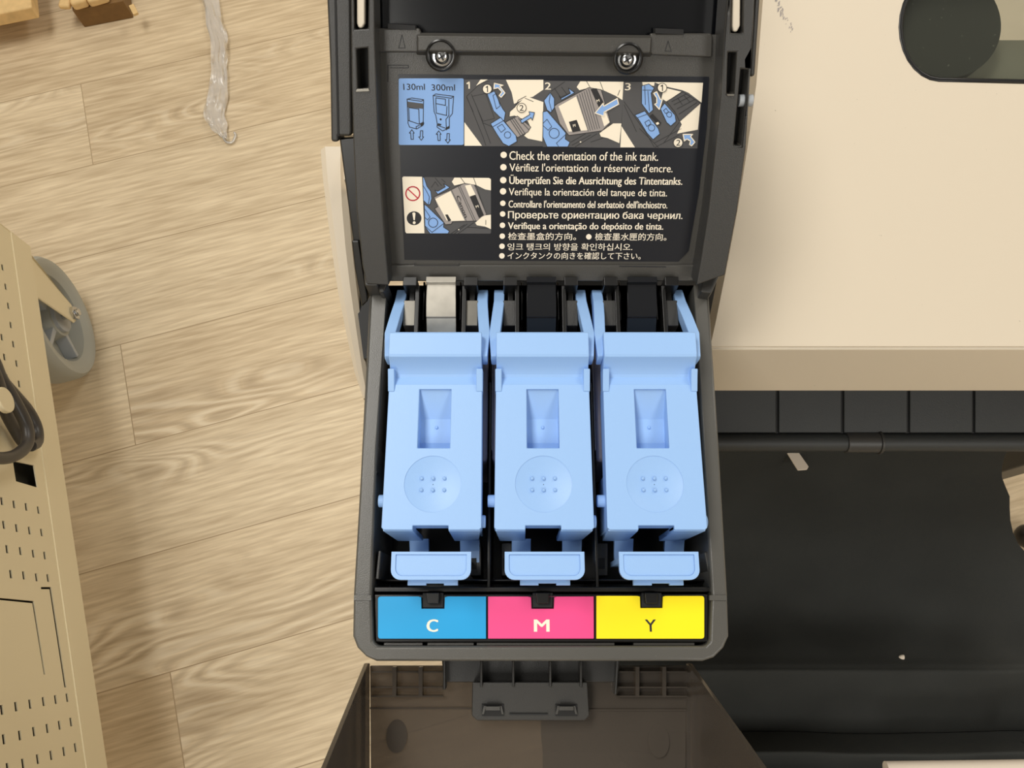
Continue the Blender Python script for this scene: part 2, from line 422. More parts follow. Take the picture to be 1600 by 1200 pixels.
# ---- label strip
ZP = 0.948
bm = BM()
ext(bm, Q([(584, 928), (1108, 928), (1107, 1004), (586, 1004)], ZP - 0.001), (0, 0, -0.02))
HOLD = part('label_holder', bm, BLACK, bevel=0.0008)
bm = BM()
for xa, xb in ((600, 660), (668, 740), (745, 960), (990, 1085)):
    ext(bm, Q([(xa, 1004.5), (xb, 1004.5), (xb, 1008), (xa, 1008)], ZP - 0.002), (0, 0, -0.004))
part('holder_rib', bm, LILAC if False else DARK, HOLD)
plates = [((590, 932), (759, 932), (760, 998), (591, 998), 658, 695, (666, 685), 'C', CYAN, CREAM),
          ((763, 932), (928, 932), (928, 998), (762, 998), 830, 866, (835, 860), 'M', MAGENTA, CREAM),
          ((932, 931), (1100, 931), (1101, 998), (932, 998), 1000, 1036, (1008, 1026), 'Y', YELLOW, INK)]
for k, (tl, tr, brr, bl, n0, n1, lt, ch, mm, lm) in enumerate(plates):
    l, r, t, bo = (tl[0] + bl[0]) / 2, (tr[0] + brr[0]) / 2, tl[1], brr[1]
    rad = 4
    pts = rrect(l, t, r, bo, rad, (k == 0, k == 2, k == 2, k == 0), 3)     # pixel frame, y down: first corner is the top left
    # put the notch into the top edge
    top = [(n0 - 4, t), (n0, t + 1.2), (n0 + 0.6, t + 19), (n1 - 0.6, t + 19), (n1, t + 1.2), (n1 + 4, t)]
    i = 4 if k == 0 else 1
    pts = pts[:i] + top + pts[i:]
    bm = BM(); plate(bm, [Q(pts, ZP + 0.0008)], (0, 0, -0.0016))
    lp = part('colour_label', bm, mm, bevel=0.0003)
    lp['label'] = '%s label plate with a notched top edge and the letter %s' % (NAMES[k], ch)
    bm = BM(); cap = (P(800, 968, ZP) - P(800, 987, ZP)).length
    ztxt = ZP + 0.0009
    x0l, x1l = {'C': (667, 683.5), 'M': (835, 858), 'Y': (1008.5, 1025.5)}[ch]
    write(bm, ch, P(x0l, 987, ztxt), P(x1l, 987, ztxt), (0, 1, 0), cap, 0.03 if ch != 'Y' else 0.01)
    part('letter', bm, lm, lp)
    # black snap post standing in the notch
    xc = (n0 + n1) / 2
    bm = BM()
    ext(bm, Q([(n0 + 2, 926), (n1 - 2, 926), (n1 - 2, 950), (n0 + 2, 950)], ZP - 0.0002), (0, 0, -0.012))
    ext(bm, Q([(xc - 11, 926), (xc + 10, 926), (xc + 9, 943), (xc - 9, 943)], ZP + 0.003), (0, 0, -0.008), 1)
    part('snap_post', bm, [PITCH, BLACK], HOLD, bevel=0.0004)
# ---- ink tanks under the levers
for k in range(3):
    xc = BX[k]; hw = 0.0236
    ya, yb = yz(725, 0.94), yz(540, 0.94)
    t = thing('ink_tank', (xc, (ya + yb) / 2, z0), ['grey ink tank beneath the leftmost blue lever, by the cyan label', 'grey ink tank beneath the middle blue lever, above the magenta label', 'grey ink tank beneath the right-hand blue lever, by the yellow label'][k], 'ink tank', 'ink tanks in the open bays')
    bm = BM(); box(bm, xc - hw, xc + hw, ya, yb, z0 + 0.0002, 0.9462)
    finish('tank_body', bm, LILAC, t, bevel=0.002, seg=3)
    bm = BM(); box(bm, xc - hw - 0.0002, xc - hw, ya + 0.006, yb - 0.008, z0 + 0.01, 0.944)
    box(bm, xc - hw + 0.004, xc + hw - 0.004, ya + 0.01, yb - 0.01, 0.9462, 0.9464)
    finish('tank_label', bm, TWHITE, t)
# ---- the blue tank levers
ZT = ZL + 0.0065
YW0, YW1 = yz(700, ZL), yz(608, ZL)      # window
YF = yz(828, ZL); YB = yz(600, ZL); YC = yz(756, ZL)
HW = 0.0219; WW = 0.0073; WN = 0.0082
RC = 0.0127
for k in range(3):
    xc = BX[k]
    bm = BM()
    # face plate with window, thumb dimple and front notch
    yn = YF + 0.0019
    o_ = [(xc - HW + .001, YF), (xc - WN, YF), (xc - WN, yn), (xc + WN - .0008, yn), (xc + WN - .0008, YF), (xc + HW - .001, YF), (xc + HW, YF + .001), (xc + HW - .0004, YB), (xc - HW + .0004, YB), (xc - HW, YF + .001)]
    win = [(xc - WW, YW0), (xc + WW, YW0), (xc + WW, YW1), (xc - WW, YW1)]
    dim = [(p.x, p.y) for p in circ((xc, YC, 0), (1, 0, 0), (0, 1, 0), RC, 48)]
    plate(bm, [[(x, y, ZL) for x, y in o_], [(x, y, ZL) for x, y in win][::-1], [(x, y, ZL) for x, y in dim][::-1]], (0, 0, -0.0115))
    # deep front skirt, two pieces beside the notch, with short side walls
    zs = .927
    for xa, xb, xa2, xb2 in ((xc - HW + .0005, xc - WN, xc - HW + .0018, xc - WN + .0005), (xc + WN - .0008, xc + HW - .0005, xc + WN - .0008, xc + HW - .0025)):
        prism(bm, [(xa, YF + 0.0022, ZL - .0014), (xb, YF + 0.0022, ZL - .0014), (xb, YF - .0004, ZL - .0014), (xa, YF - .0004, ZL - .0014)],
              [(xa2, YF + 0.0012, zs), (xb2, YF + 0.0012, zs), (xb2, YF - .0012, zs), (xa2, YF - .0012, zs)])
    for s in (-1, 1):
        a_, b_ = sorted((xc + s * (HW - .0006), xc + s * (HW - .0020)))
        box(bm, a_, b_, YF + .001, yz(735, ZL), zs, ZL - .01)
    # window floor: slope then level shelf then drop
    ym = YW0 + (YW1 - YW0) * 0.56; yl = YW0 + (YW1 - YW0) * 0.16
    prof = [(YW1 + .0008, ZL - .001), (ym, ZL - .0085), (yl, ZL - .0095), (YW0 - .0008, ZL - .0112)]
    prof2 = [(y, ZL - .013) for y, z in prof]
    for i in range(3):
        (ya, za), (yb, zb) = prof[i], prof[i + 1]
        prism(bm, [(xc - WW - .0006, ya, za), (xc + WW + .0006, ya, za), (xc + WW + .0006, yb, zb), (xc - WW - .0006, yb, zb)],
              [(xc - WW - .0006, ya, ZL - .014), (xc + WW + .0006, ya, ZL - .014), (xc + WW + .0006, yb, ZL - .014), (xc - WW - .0006, yb, ZL - .014)])
    # dimple bowl
    rings = []
    for i in range(9):
        f = 1 - i / 8.0
        rings.append([(p.x, p.y, ZL - .00025 - 0.0016 * (1 - (f ** 2))) for p in circ((xc, YC, 0), (1, 0, 0), (0, 1, 0), max(RC * f, 0.0002) * (1.002 if i == 0 else 1), 48)])
    loft(bm, rings, caps=False); bm.faces.ensure_lookup_table()
    # raised lip, concave ramp and side cheeks
    y518, y555, y590 = yz(518, ZT), yz(553, ZT), yz(588, ZL)
    pr = [(y518, ZT - .004), (y518, ZT - .0006), (y518 - .0006, ZT), (y555, ZT), (y555 - .0012, ZT - .0004)]
    for i in range(1, 7):
        t_ = i / 6.0; pr.append((y555 - .0012 + (y590 - y555 + .0012) * t_, ZT - .0004 - (ZT - ZL + .0012) * (1 - (1 - t_) ** 1.6)))
    pr += [(YB - .0006, ZL + .00002), (YB - .0006, ZL - .0115), (y518, ZL - .0115)]
    prism(bm, [(xc - HW + .0006, y, z) for y, z in pr], [(xc + HW - .0006, y, z) for y, z in pr])
    for s in (-1, 1):
        pr2 = [(yz(580, ZL), ZL + .004), (yz(590, ZL), ZL + .0026), (yz(612, ZL), ZL + .0004), (yz(612, ZL), ZL - .006), (yz(575, ZL), ZL - .006)]
        a_, b_ = sorted((xc + s * (HW - .0001), xc + s * (HW - .0031)))
        prism(bm, [(a_, y, z) for y, z in pr2], [(b_, y, z) for y, z in pr2])
    # side pegs
    for s, py, zz in ((-1, 783, ZL - .009), (1, 815, ZL - .007)):
        cyl(bm, (xc + s * (HW - .001), yz(py, zz), zz), (s, 0, 0), 0.0028, 0.0042 if s < 0 else 0.0026, 20)
    # side skirt below the face
    box(bm, xc - HW + .0008, xc - HW + .003, YF + .002, YB, ZL - .018, ZL - .011)
    box(bm, xc + HW - .003, xc + HW - .0008, YF + .002, YB, ZL - .018, ZL - .011)
    bmesh.ops.create_uvsphere(bm, u_segments=12, v_segments=8, radius=0.0008, matrix=Matrix.Translation((xc + .0002, (ym + yl) / 2 + .0016, ZL - .0088)))
    LEV = part('tank_lever', bm, BLUE, bevel=0.0005, seg=2, ang=14, nobevel=lambda e: all(math.hypot(v.co.x - xc, v.co.y - YC) < RC * 1.05 for v in e.verts))
    LEV['label'] = 'light blue locking lever over the %s bay' % NAMES[k]
    # raised dots
    bm = BM()
    for i in (-1, 0, 1):
        for j in (-1, 1):
            bmesh.ops.create_uvsphere(bm, u_segments=12, v_segments=8, radius=0.00085, matrix=Matrix.Translation((xc + i * .0051, YC + j * .0026, ZL - .0012)))
    part('grip_dots', bm, BLUE, LEV)
    # release tab on two short straps
    TZ = ZL + 0.003
    tx = {0: (673.5 + .0), 1: 851.0, 2: 1030.0}[k]
    xt = P(tx, 880, TZ).x; ht = (P(737, 880, TZ).x - P(612, 880, TZ).x) / 2
    yt1, yt0 = yz(862, TZ), yz(906, TZ)
    bm = BM()
    ro = rrect(xt - ht, yt0, xt + ht, yt1, 0.0042, (1, 1, 0, 0), 6)
    ri = rrect(xt - ht + .0019, yt0 + .0016, xt + ht - .0019, yt1 + .0000 - .0012, 0.0032, (1, 1, 0, 0), 6)
    plate(bm, [[(x, y, TZ) for x, y in ro], [(x, y, TZ) for x, y in ri][::-1]], (0, 0, -.0022))
    plate(bm, [[(x, y, TZ - .0007) for x, y in ri]], (0, 0, -.0015))
    SZ = .925
    ys0, ys1 = yz(866, SZ), YF - .0002
    for xa, xb in ((-.0142, -.0050), (.0102, .0196)):
        box(bm, xc + xa, xc + xb, ys0 - .004, ys0 + .0022, SZ - .003, SZ)
        prism(bm, [(xc + xa, ys0 + .0016, SZ), (xc + xb, ys0 + .0016, SZ), (xc + xb, ys1, SZ + .0035), (xc + xa, ys1, SZ + .0035)],
              [(xc + xa, ys0 + .0016, SZ - .003), (xc + xb, ys0 + .0016, SZ - .003), (xc + xb, ys1, SZ - .001), (xc + xa, ys1, SZ - .001)])
    box(bm, xt - ht + .002, xt + ht - .002, ys0 - .006, ys0 - .0035, SZ - .004, TZ - .002)
    tz2 = TZ - .006
    tongue = [(-.0105, 902), (.0112, 902), (.0112, 914.5), (.0052, 914.5), (.0052, 911.5), (-.0025, 911.5), (-.0025, 914.5), (-.0105, 914.5)]
    plate(bm, [[(xt + x, yz(y, tz2), tz2) for x, y in tongue]], (0, 0, -.0025))
    box(bm, xt - .0095, xt + .0095, yz(902, tz2) - .0012, yz(902, tz2) + .0012, tz2 - .002, TZ - .001)
    part('release_tab', bm, BLUE, LEV, bevel=0.0004)
    # two arms back to the pivot
    for s in (-1, 1):
        bm = BM()
        zt = ZL - .001
        path = [(447, -.022, .0205), (452, -.020, .0205), (470, -.014, .0205), (493, -.006, .0213), (520, .001, .0222), (556, .0035, .0226), (562, .0015, .0226)]
        rings = []
        for py, dz, cx in path:
            z = zt + dz; y = yz(py, z); hwid = .0026 if py < 540 else .0013
            if py == 447: hwid = .0018
            c = xc + s * cx
            rings.append([(c - hwid, y, z), (c + hwid, y, z), (c + hwid, y, z - .008), (c - hwid, y, z - .008)])
        loft(bm, rings)
        part('pivot_arm', bm, BLUE, LEV, bevel=0.0005)
# ---- pivot hardware behind each lever
for k in range(3):
    xc = BX[k]
    hub = None
    bm = BM()     # broad leaf over the pivot
    xl = xc + (0.0004)
    pr = [(432, .958), (441, .9585), (443, .9560), (470, .9545), (495, .9525), (497, .9515), (524, .9470)]
    A = [P(800, py, z) for py, z in pr]
    top = [(q.y, q.z) for q in A]; low = [(q.y, q.z - .0016) for q in A][::-1]
    prism(bm, [(xl - .0073, y, z) for y, z in top + low], [(xl + .0073, y, z) for y, z in top + low])
    LEAF = part('pivot_leaf', bm, GLOSS if k else mat('polished_leaf', (190, 184, 172), .3, .5, var=.35, vscale=110), bevel=0.0003)  # first leaf is coloured pale to stand for a lamp's reflection
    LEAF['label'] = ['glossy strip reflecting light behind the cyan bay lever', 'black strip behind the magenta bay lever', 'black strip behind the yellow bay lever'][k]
    bm = BM()
    for s in (-1, 1):
        c = xc + s * .0150
        e = .0034
        za = .957
        box(bm, c - e, c + e, yz(446, za), yz(432, za), .94, za)                       # top cap
        zb = .953
        box(bm, c - s * e - .0011, c - s * e + .0011, yz(522, zb), yz(446, zb), .935, zb)  # long web
        box(bm, c - .0012, c + .0016, yz(472, .948), yz(444, .948), .935, .948)            # pin
        box(bm, c - e, c + e, yz(509, .951), yz(469, .951), .935, .951, 1)                 # plate
        box(bm, c - s * .0058 - .0005, c - s * .0058 + .0005, yz(500, .946), yz(440, .946), .93, .946)
    part('pivot_bracket', bm, [BLACK, STEEL if k == 0 else DARK2], TUB, bevel=0.0004)  # first bay's plates are paler, their bright reflection put into the colour

# ================================================================== the compartment lid
PHI = math.radians(42)
P0 = P(849, 436, ZF + 0.001); LN = Vector((0, -math.sin(PHI), math.cos(PHI)))
def Lp(px, py, n=0.0): return onplane(px, py, P0 + LN * n, LN)
def LQ(pts, n=0.0): return [Lp(x, y, n) for x, y in pts]
UPV = Vector((0, math.cos(PHI), math.sin(PHI)))
bm = BM()
ext(bm, LQ([(590, 50), (654, 50), (660, 57), (1012, 60), (1018, 54), (1130, 54), (1122, 200), (1108, 320), (1095, 432), (604, 432), (598, 320), (592, 200)]), -LN * 0.0025)
LID = part('compartment_lid', bm, DARK)
LID['label'] = 'charcoal lid propped open behind the blue levers'
bm = BM()   # shallow pads and ridges moulded on the lid
ext(bm, LQ([(586, 44), (655, 44), (658, 52), (657, 79), (652, 82), (588, 82)], 0.0022), -LN * 0.003)
ext(bm, LQ([(1016, 52), (1112, 52), (1114, 58), (1113, 90), (1020, 86), (1014, 82)], 0.0022), -LN * 0.003)
prism(bm, LQ([(652, 56), (1018, 60), (1016, 83), (652, 80)], 0.0045), LQ([(650, 50), (1020, 54), (1018, 90), (650, 87)], 0.0))
ext(bm, LQ([(607, 414), (1094, 414), (1097, 440), (603, 440)], 0.0016), -LN * 0.004)
islands('lid_ridge', bm, DARK, LID, bevel=0.0008)
bm = BM()   # thin engraved marks
def lline(bm, pts, wpx, n, mi=0):
    for (xa, ya), (xb, yb) in zip(pts[:-1], pts[1:]):
        d = math.hypot(xb - xa, yb - ya) or 1; ux, uy = -(yb - ya) / d * wpx / 2, (xb - xa) / d * wpx / 2
        ex, ey = (xb - xa) / d * wpx * .3, (yb - ya) / d * wpx * .3
        q = LQ([(xa + ux - ex, ya + uy - ey), (xb + ux + ex, yb + uy + ey), (xb - ux + ex, yb - uy + ey), (xa - ux - ex, ya - uy - ey)], n)
        f = bm.faces.new([bm.verts.new(p) for p in q]); f.material_index = mi
lline(bm, [(623, 75), (628, 54), (633, 75), (623, 75)], 1.0, 0.0024)
lline(bm, [(1039, 80), (1044, 64), (1049, 80), (1039, 80)], 0.9, 0.0024)
lline(bm, [(606, 128), (606, 102), (638, 102), (638, 106), (610, 106)], 1.2, 0.0003)
lline(bm, [(648, 411), (648, 415), (717, 415), (717, 411)], 1.2, 0.0018)
lline(bm, [(968, 416), (1040, 417)], 1.6, 0.0018)
islands('moulded_mark', bm, INK, LID)
bm = BM()   # dark upper lid beyond the ridge
ext(bm, LQ([(570, -110), (1160, -110), (1140, 62), (586, 54)], -0.006), -LN * 0.003)
ext(bm, LQ([(606, 37), (649, 40), (649, 47), (606, 45)], 0.0028), -LN * 0.006, 1)
ext(bm, LQ([(1024, 44), (1068, 46), (1068, 54), (1024, 52)], 0.0028), -LN * 0.006, 1)
part('lid_upper_shell', bm, [INKY, PITCH], LID)
# side walls of the lid, hollow along the slots
def side_wall(outer, inner, slots, n, depth):
    bm = BM()
    plate(bm, [LQ(outer + inner[::-1], n)] + [LQ(s, n)[::-1] for s in slots], -LN * depth)
    return bm
lo = [(547, -60), (549, 130), (552, 230), (557, 330), (566, 415), (572, 444)]
li = [(583, -60), (586, 60), (589, 150), (592, 230), (598, 330), (604, 400), (608, 446)]
slL = [(557, 77), (574, 75), (575, 137), (559, 139)]
slL2 = [(552, -30), (576, -30), (575, 45), (553, 46)]
part('lid_side_wall', side_wall(lo, li, [slL, slL2], 0.014, 0.017), DARK2, LID, bevel=0.0008)
ro_ = [(1182, -60), (1178, 40), (1172, 130), (1166, 230), (1152, 330), (1133, 430)]
ri_ = [(1140, -60), (1131, 60), (1126, 150), (1119, 220), (1107, 330), (1096, 400), (1088, 446)]
slR = [(1138, 82), (1151, 82), (1147, 147), (1136, 147)]
slR2 = [(1158, 108), (1170, 110), (1158, 228), (1147, 227)]
slR3 = [(1144, -30), (1162, -30), (1161, 52), (1142, 52)]
part('lid_side_wall', side_wall(ro_, ri_, [slR, slR2, slR3], 0.014, 0.017), DARK2, LID, bevel=0.0008)
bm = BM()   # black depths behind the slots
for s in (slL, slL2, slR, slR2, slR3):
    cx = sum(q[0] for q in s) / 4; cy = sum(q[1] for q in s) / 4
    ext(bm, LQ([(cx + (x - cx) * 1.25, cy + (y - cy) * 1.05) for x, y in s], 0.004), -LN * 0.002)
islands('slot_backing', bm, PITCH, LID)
bm = BM()
ext(bm, LQ([(557, 139), (576, 138), (578, 143), (555, 144)], 0.0148), -LN * 0.002)
ext(bm, LQ([(1135, 147), (1148, 147), (1147, 150), (1137, 150)], 0.0148), -LN * 0.002)
islands('slot_lip', bm, STEEL, LID, bevel=0.0002)
bm = BM()   # pale hinge arms and peg seen in the slots
ext(bm, LQ([(557, -40), (570, -40), (570, 36), (566, 44), (560, 44), (557, 36)], 0.012), -LN * 0.004)
a_h = part('hinge_arm', bm, WHITE2, LID, bevel=0.0015, seg=3)
bm = BM()
ext(bm, LQ([(1146, -40), (1158, -40), (1157, 40), (1152, 50), (1146, 50), (1144, 40)], 0.012), -LN * 0.004)
part('hinge_arm', bm, WHITE2, LID, bevel=0.0015, seg=3)
bm = BM()
cyl(bm, Lp(1154, 157, 0.010), (1, 0, 0.0), 0.0026, 0.006, 20)
part('slot_peg', bm, RUBBER2, LID)
bm = BM()   # outer arm at the left of the lid
ext(bm, LQ([(508, -60), (548, -60), (550, 206), (548, 213), (529, 213), (529, 222), (517, 222), (515, 100)], 0.008), -LN * 0.014)
ext(bm, LQ([(1183, -60), (1192, -60), (1180, 120), (1171, 120)], 0.008), -LN * 0.014)
islands('lid_outer_arm', bm, DARK2, LID, bevel=0.0012)
bm = BM()
ext(bm, LQ([(521, -60), (524, -60), (530, 212), (527, 212)], 0.0084), -LN * 0.001)
islands('arm_groove', bm, PITCH, LID)
bm = BM()   # left body web below the arm
ext(bm, LQ([(530, 216), (556, 214), (560, 330), (575, 440), (560, 440), (545, 330)], 0.002), -LN * 0.01)
ext(bm, LQ([(549, 376), (561, 376), (575, 470), (565, 480), (554, 420)], 0.004), -LN * 0.012)
islands('lid_web', bm, BLACK, LID, bevel=0.0008)
bm = BM()   # hinge knuckles at the foot of the lid walls
ext(bm, Q([(568, 426), (590, 426), (590, 446), (570, 446)], ZF + 0.012), (0, 0, -0.02))
ext(bm, Q([(590, 440), (606, 440), (600, 456), (592, 456)], ZF + 0.008), (0, 0, -0.02))
ext(bm, Q([(1098, 430), (1124, 430), (1112, 458), (1095, 456)], ZF + 0.008), (0, 0, -0.02))
islands('hinge_knuckle', bm, DARK2, LID, bevel=0.0008)
# screws
for (sx, sy) in ((690, 86), (979, 91)):
    bm = BM()
    c = Lp(sx, sy, 0.0005); e = LN; u = Vector((1, 0, 0)); v = UPV
    R = []
    for r_, n_ in ((.0064, .0043), (.0066, .0052), (.0060, .0056), (.0056, .0050), (.0050, .0012), (.0046, .0008)):
        R.append(circ(c + e * n_, u, v, r_, 40))
    loft(bm, R, caps=False); plate(bm, [circ(c + e * .0010, u, v, .0049, 40)], -e * .0006)
    sc_ = part('screw_recess', bm, BLACK, LID)
    bm = BM()
    c2 = Lp(sx + .5, sy + 2.5, 0.0014)
    R = [circ(c2 + e * n_, u, v, r_, 28) for r_, n_ in ((.0040, 0), (.0040, .0004), (.0032, .0005), (.0031, .0011), (.0026, .0017), (.0017, .0021), (.0004, .0022))]
    loft(bm, R)
    s2 = part('screw', bm, CHROME, LID)
    bm = BM()
    for a_ in (0.5, 0.5 + math.pi / 2):
        d1 = u * math.cos(a_) + v * math.sin(a_); d2 = e.cross(d1)
        ext(bm, [c2 + e * .00235 + d1 * i * .0017 + d2 * j * .00035 for i, j in ((-1, -1), (1, -1), (1, 1), (-1, 1))], -e * .0004)
    part('screw_slot', bm, INK, LID)

# ---- instruction sticker
NS = 0.0004
bm = BM()
spx = rrect(0, 0, 1, 1, 0.02)
sq = [(622, 116), (1108, 120), (1104, 200), (1092, 300), (1076, 392), (1060, 409), (632, 406), (627, 300), (624, 200)]
ext(bm, LQ(sq, NS), -LN * 0.0003)
STK = part('instruction_sticker', bm, NAVY)
STK['label'] = 'dark navy multilingual instruction sticker inside the open lid'
PM = [CREAM, SBLUE, SGREY, INK, MGREY, RED, DARK2]
def fpoly(bm, pts, mi, lvl):
    f_ = LQ(pts, NS + 0.00006 * (1 + lvl))
    for t in tess([f_]):
        try: bm.faces.new([bm.verts.new(f_[i]) for i in t]).material_index = mi
        except ValueError: pass
def fcirc(bm, c, r, mi, lvl, n=24, ry=None):
    ry = ry or r; fpoly(bm, [(c[0] + r * math.cos(6.2832 * i / n), c[1] + ry * math.sin(6.2832 * i / n)) for i in range(n)], mi, lvl)
def fring(bm, c, r, wpx, mi, lvl, n=28):
    pts = [(c[0] + r * math.cos(6.2832 * i / n), c[1] + r * math.sin(6.2832 * i / n)) for i in range(n + 1)]
    fl_(bm, pts, wpx, mi, lvl)
def fl_(bm, pts, wpx, mi, lvl): lline(bm, pts, wpx, NS + 0.00006 * (1 + lvl), mi)
def fout(bm, pts, mi, lvl, wpx=0.9, om=3):
    fpoly(bm, pts, mi, lvl); fl_(bm, pts + [pts[0]], wpx, om, lvl + 1)
def ftext(bm, s, xa, ya, xb, yb, cap, bold, mi, lvl):
    n_ = NS + 0.00006 * (1 + lvl)
    A = Lp(xa, ya, n_); B = Lp(xb, yb, n_); up = LN.cross(B - A)
    write(bm, s, A, B, up, (Lp(xa, ya, n_) - Lp(xa, ya - cap, n_)).length, bold, mi)
def pic(name, bm): return part(name, bm, PM, STK, ang=180)
fA = lambda pts: [(615 + x / 6.667, 110 + y / 6.667) for x, y in pts]
fB = lambda pts: [(845 + x / 6.154, 110 + y / 6.154) for x, y in pts]
fC = lambda pts: [(620 + x / 10.0, 265 + y / 10.0) for x, y in pts]
def arrow(bm, f, pts, mi, lvl, wht=0):
    q = f(pts); fpoly(bm, q, mi, lvl); fl_(bm, q + [q[0]], 1.6 if wht == 0 else 1.0, wht, lvl + 1)
# panel: tank sizes
bm = BM()
fpoly(bm, rrect(623, 122.5, 724.5, 226.5, 2.5), 1, 0)
ftext(bm, '130ml', 630.5, 140.5, 664, 140.5, 9.6, 0.008, 3, 1)
ftext(bm, '300ml', 674.5, 141.5, 711, 141.5, 9.6, 0.008, 3, 1)
fpoly(bm, fA([(145, 325), (305, 345), (310, 400), (148, 385)]), 2, 1)
for ln in ([(140, 300), (150, 520), (150, 550), (165, 590), (240, 610), (300, 575), (315, 555), (305, 535)], [(140, 300), (190, 287), (312, 305), (290, 322), (140, 300)],
           [(312, 305), (308, 545)], [(158, 390), (163, 520)], [(262, 400), (268, 560)], [(160, 388), (258, 402)], [(150, 520), (265, 560), (310, 540)], [(235, 610), (235, 585), (270, 572)]):
    fl_(bm, fA(ln), 1.1, 3, 2)
for ln in ([(412, 262), (422, 430), (440, 470), (455, 560), (452, 590), (510, 630), (580, 600), (580, 490), (612, 450), (625, 270), (440, 245), (412, 262), (600, 290), (625, 270)],
           [(575, 300), (575, 470), (545, 510), (550, 620)], [(440, 285), (540, 300), (540, 365), (440, 345), (440, 285)], [(440, 345), (445, 445), (555, 470)], [(555, 375), (550, 470)], [(452, 570), (548, 605)]):
    fl_(bm, fA(ln), 1.1, 3, 2)
fcirc(bm, fA([(490, 510)])[0], 1.6, 3, 2, 12)
fpoly(bm, fA([(462, 550), (500, 560), (490, 575), (460, 570)]), 3, 2); fpoly(bm, fA([(545, 595), (585, 575), (580, 605), (550, 618)]), 3, 2); fpoly(bm, fA([(275, 560), (318, 540), (312, 570), (285, 588)]), 3, 2)
UPA = [(0, 0), (25, 35), (14, 35), (16, 100), (-8, 100), (-12, 35), (-27, 35)]
for cx, cy, sg in ((190, 618, 1), (470, 630, 1), (288, 728, -1), (565, 758, -1)):
    q = fA([(cx + x, cy + sg * y) for x, y in UPA]); fl_(bm, q + [q[0]], 1.1, 3, 2)
pic('pictogram', bm)
# panel 1
bm = BM()
fpoly(bm, fA([(738, 95), (1560, 95), (1552, 790), (738, 790)]), 2, 0)
fpoly(bm, fA([(860, 160), (905, 95), (980, 95)]), 0, 1)
fpoly(bm, fA([(738, 540), (920, 785), (738, 785)]), 0, 1)
fpoly(bm, fA([(1170, 98), (1560, 98), (1560, 200), (1450, 275), (1370, 290), (1255, 350), (1230, 230)]), 0, 1)
fpoly(bm, fA([(1380, 268), (1560, 330), (1548, 740), (1400, 710), (1360, 680), (1430, 600), (1400, 530), (1260, 470), (1205, 480), (1210, 430), (1265, 380)]), 0, 2)
fl_(bm, fA([(1380, 268), (1300, 310), (1265, 380), (1210, 430), (1205, 480)]), 0.9, 3, 3); fl_(bm, fA([(1370, 290), (1455, 325)]), 0.9, 3, 3)
for ln in ([(760, 270), (930, 690), (960, 780)], [(810, 250), (930, 530)], [(760, 270), (900, 140), (1000, 110)], [(870, 390), (1010, 760)], [(830, 430), (760, 280)], [(925, 545), (1060, 600), (1170, 780)]): fl_(bm, fA(ln), 0.9, 3, 1)
fout(bm, fA([(820, 270), (960, 240), (1050, 500), (930, 530)]), 2, 1, 0.7)
fout(bm, fA([(975, 245), (1050, 215), (1130, 390), (1165, 440), (1150, 530), (1040, 420)]), 1, 2)
fl_(bm, fA([(1035, 260), (1070, 240), (1110, 370), (1070, 400), (1035, 260)]), 0.8, 3, 4)
fout(bm, fA([(1165, 540), (1290, 475), (1430, 590), (1400, 640), (1290, 700), (1250, 650)]), 4, 3)
for ln in ([(1215, 515), (1330, 690)], [(1235, 505), (1350, 675)], [(1255, 495), (1370, 660)], [(1300, 500), (1410, 620)]): fl_(bm, fA(ln), 1.3, 2, 5)
fout(bm, fA([(1010, 555), (1115, 490), (1275, 680), (1285, 740), (1200, 790), (1140, 760), (1080, 670)]), 1, 4)
fl_(bm, fA([(1080, 590), (1130, 560), (1165, 610), (1120, 645), (1080, 590)]), 0.8, 3, 6); fring(bm, fA([(1187, 672)])[0], 5, 0.8, 3, 6); fl_(bm, fA([(1030, 590), (1150, 520)]), 0.8, 3, 6)
arrow(bm, fA, [(1320, 520), (1420, 460), (1410, 430), (1468, 440), (1445, 520), (1432, 492), (1335, 552)], 1, 6, 3)
arrow(bm, fA, [(1045, 190), (1050, 135), (1140, 155), (1105, 165), (1160, 235), (1120, 280), (1100, 262), (1130, 225), (1090, 180)], 1, 6)
for (cx, cy), d in (((975, 193), '1'), ((1333, 390), '2')):
    c = fA([(cx, cy)])[0]; fcirc(bm, c, 7.2, 0, 7); fring(bm, c, 7.2, 0.9, 3, 8); (fl_(bm, [(c[0] - 1.8, c[1] - 2.4), (c[0] + .5, c[1] - 4.2), (c[0] + .5, c[1] + 4.6)], 1.5, 3, 8) if d == '1' else ftext(bm, d, c[0] - 3.2, c[1] + 4.6, c[0] + 3.2, c[1] + 4.6, 9, 0.005, 3, 8))
fl_(bm, [(729.8, 130.6), (733, 128.4), (733, 138)], 2.2, 0, 1)
pic('pictogram', bm)
# panel 2
bm = BM()
fpoly(bm, fB([(22, 100), (795, 105), (770, 745), (18, 735)]), 2, 0)
for ln in ([(100, 200), (230, 110)], [(130, 170), (190, 260), (320, 200)], [(200, 160), (250, 230)], [(290, 690), (430, 610)], [(300, 720), (480, 620)], [(330, 735), (540, 610)], [(480, 690), (600, 650)]): fl_(bm, fB(ln), 0.9, 3, 1)
fpoly(bm, fB([(345, 160), (380, 105), (795, 110), (785, 285), (720, 245), (600, 190), (475, 165), (370, 190)]), 0, 1)
for ln in ([(440, 105), (475, 165)], [(570, 110), (600, 190)], [(740, 240), (760, 190)]): fl_(bm, fB(ln), 0.9, 3, 2)
fpoly(bm, fB([(560, 600), (640, 540), (690, 510), (775, 510), (755, 700), (640, 650), (570, 635)]), 0, 5)
fl_(bm, fB([(690, 510), (590, 580), (560, 605), (575, 635)]), 0.9, 3, 6)
